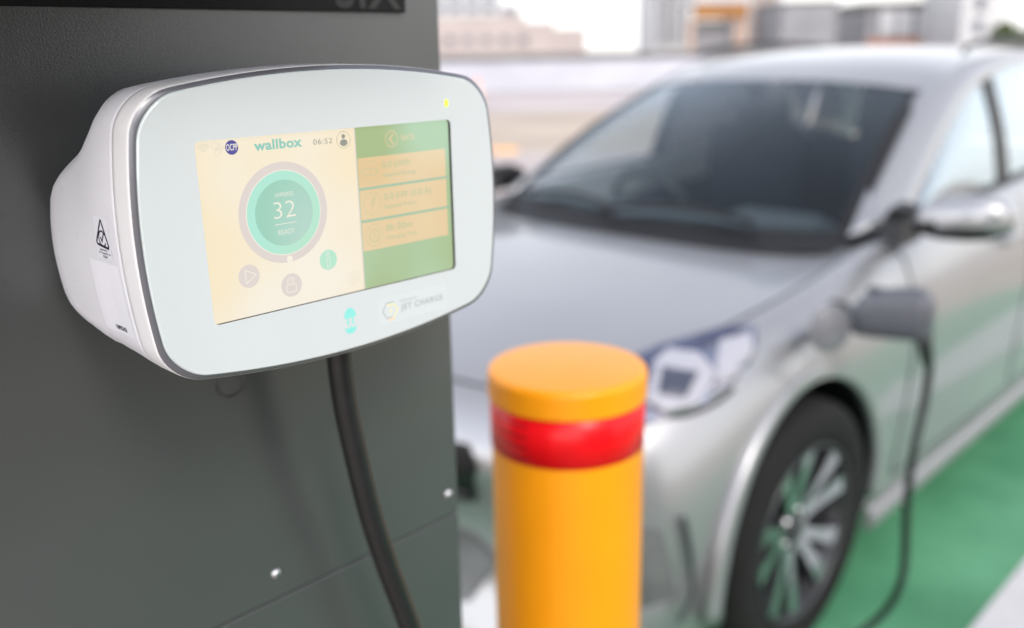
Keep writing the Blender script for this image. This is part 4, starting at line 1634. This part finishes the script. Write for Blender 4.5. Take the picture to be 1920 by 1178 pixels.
# number plate on the front bumper stays blank white
bm = bmesh.new()
h = car_bvh.ray_cast(Vector((-5, 0, .49)), Vector((1, 0, 0)))
px_ = (h[0] - CO).x - 0.016
box(bm, (px_, 0, .49), (.012, .372, .10), 0.003)
carlink('number_plate', bm, m_line, None, False)
# shut lines: thin dark seams on the body
def seam(pts, d, name='panel_gap', r=0.0035, both=True):
    P = spline(pts, 10)
    for sy in ((-1, 1) if both else (-1,)):
        bm = bmesh.new()
        out = []
        dd = Vector(d).normalized()
        for p in P:
            h = car_bvh.ray_cast(Vector(p) + CO - dd * 2, dd)
            if h[0] is not None:
                q = h[0] - CO
                out.append((q.x, q.y * (-sy), q.z))
        if len(out) > 2:
            tube(bm, out, r, 6)
            carlink(name, bm, m_trimblk)


seam([(.66, -1, .98), (.64, -1, .80), (.62, -1, .55), (.60, -1, .30)], (0, 1, 0))
seam([(1.72, -1, 1.02), (1.71, -1, .80), (1.70, -1, .55), (1.69, -1, .30)], (0, 1, 0))
seam([(2.62, -1, 1.04), (2.55, -1, .85), (2.36, -1, .70), (2.26, -1, .50)], (0, 1, 0))
seam([(.60, -1, .30), (1.1, -1, .285), (1.69, -1, .285), (2.24, -1, .30)], (0, 1, 0))
seam([(-.60, -.655, 2), (-.40, -.69, 2), (-.10, -.76, 2), (.2, -.775, 2), (.45, -.76, 2)], (0, 0, -1))
seam([(-.735, -.001, 2), (-.725, -.2, 2), (-.70, -.40, 2), (-.64, -.58, 2)], (0, 0, -1), r=0.004)
seam([(-.56, -2, .80), (-.516, -2, .803), (-.431, -2, .797), (-.353, -2, .807), (-.29, -2, .825)], (0, 1, 0), name='bumper_gap', r=0.006)
# door handles
for sy in (-1, 1):
    for x in (1.50, 2.42):
        bm = bmesh.new()
        h = car_bvh.ray_cast(Vector((x, -3, .905)) + CO, Vector((0, 1, 0)))
        yb = (h[0] - CO).y
        box(bm, (x, sy * -(yb - 0.020), .905), (.19, .022, .028), 0.009, seg=3)
        box(bm, (x - .075, sy * -(yb - 0.006), .905), (.03, .03, .022), 0.004)
        box(bm, (x + .075, sy * -(yb - 0.006), .905), (.03, .03, .022), 0.004)
        carlink('door_handle', bm, m_paint, None, True)
# sill cladding strip
for sy in (-1, 1):
    bm = bmesh.new()
    loft(bm, [[(x, sy * .895, .175), (x, sy * .920, .185), (x, sy * .925, .225), (x, sy * .905, .245)] for x in (.44, .8, 1.4, 2.0, 2.27)], True, True, True)
    bmesh.ops.recalc_face_normals(bm, faces=bm.faces[:])
    carlink('sill_trim', bm, mat('sill_grey', (0.20, 0.20, 0.205), rough=0.45), None, False)
# charging port and its open flap on the near front wing
h = car_bvh.ray_cast(Vector((.205, -3, .888)) + CO, Vector((0, 1, 0)))
py_ = (h[0] - CO).y
bm = bmesh.new()
lathe(bm, [(0.0001, -0.004), (0.036, -0.004), (0.042, -0.008), (0.045, 0.004), (0.045, 0.03)], 40, axis='y', c=(.205, py_, .888))
port = carlink('charge_port', bm, m_trimblk)
bm = bmesh.new()
N_ = Vector((-.45, -.88, .12)).normalized()
U_ = N_.cross(Vector((0, 0, 1))).normalized()
W_ = U_.cross(N_)
C_ = Vector((-.012, -.955, .925))
rings = []
for (r_, hh) in ((0.0001, .006), (.050, .0055), (.058, .002), (.060, -.004), (.056, -.008), (0.0001, -.009)):
    rings.append([C_ + (U_ * math.cos(t) + W_ * math.sin(t)) * r_ + N_ * hh for t in [2 * PI * k / 36 for k in range(36)]])
loft(bm, rings, True)
bmesh.ops.recalc_face_normals(bm, faces=bm.faces[:])
flap = carlink('port_flap', bm, mat('flap_grey', (0.13, 0.13, 0.145), rough=0.4, coat=0.4, var=0.05))
bm = bmesh.new()
tube(bm, [C_ + U_ * .05 if U_.x > 0 else C_ - U_ * .05, Vector((.13, py_ + .01, .90))], 0.008, 8)
carlink('flap_hinge', bm, m_trimblk, port)
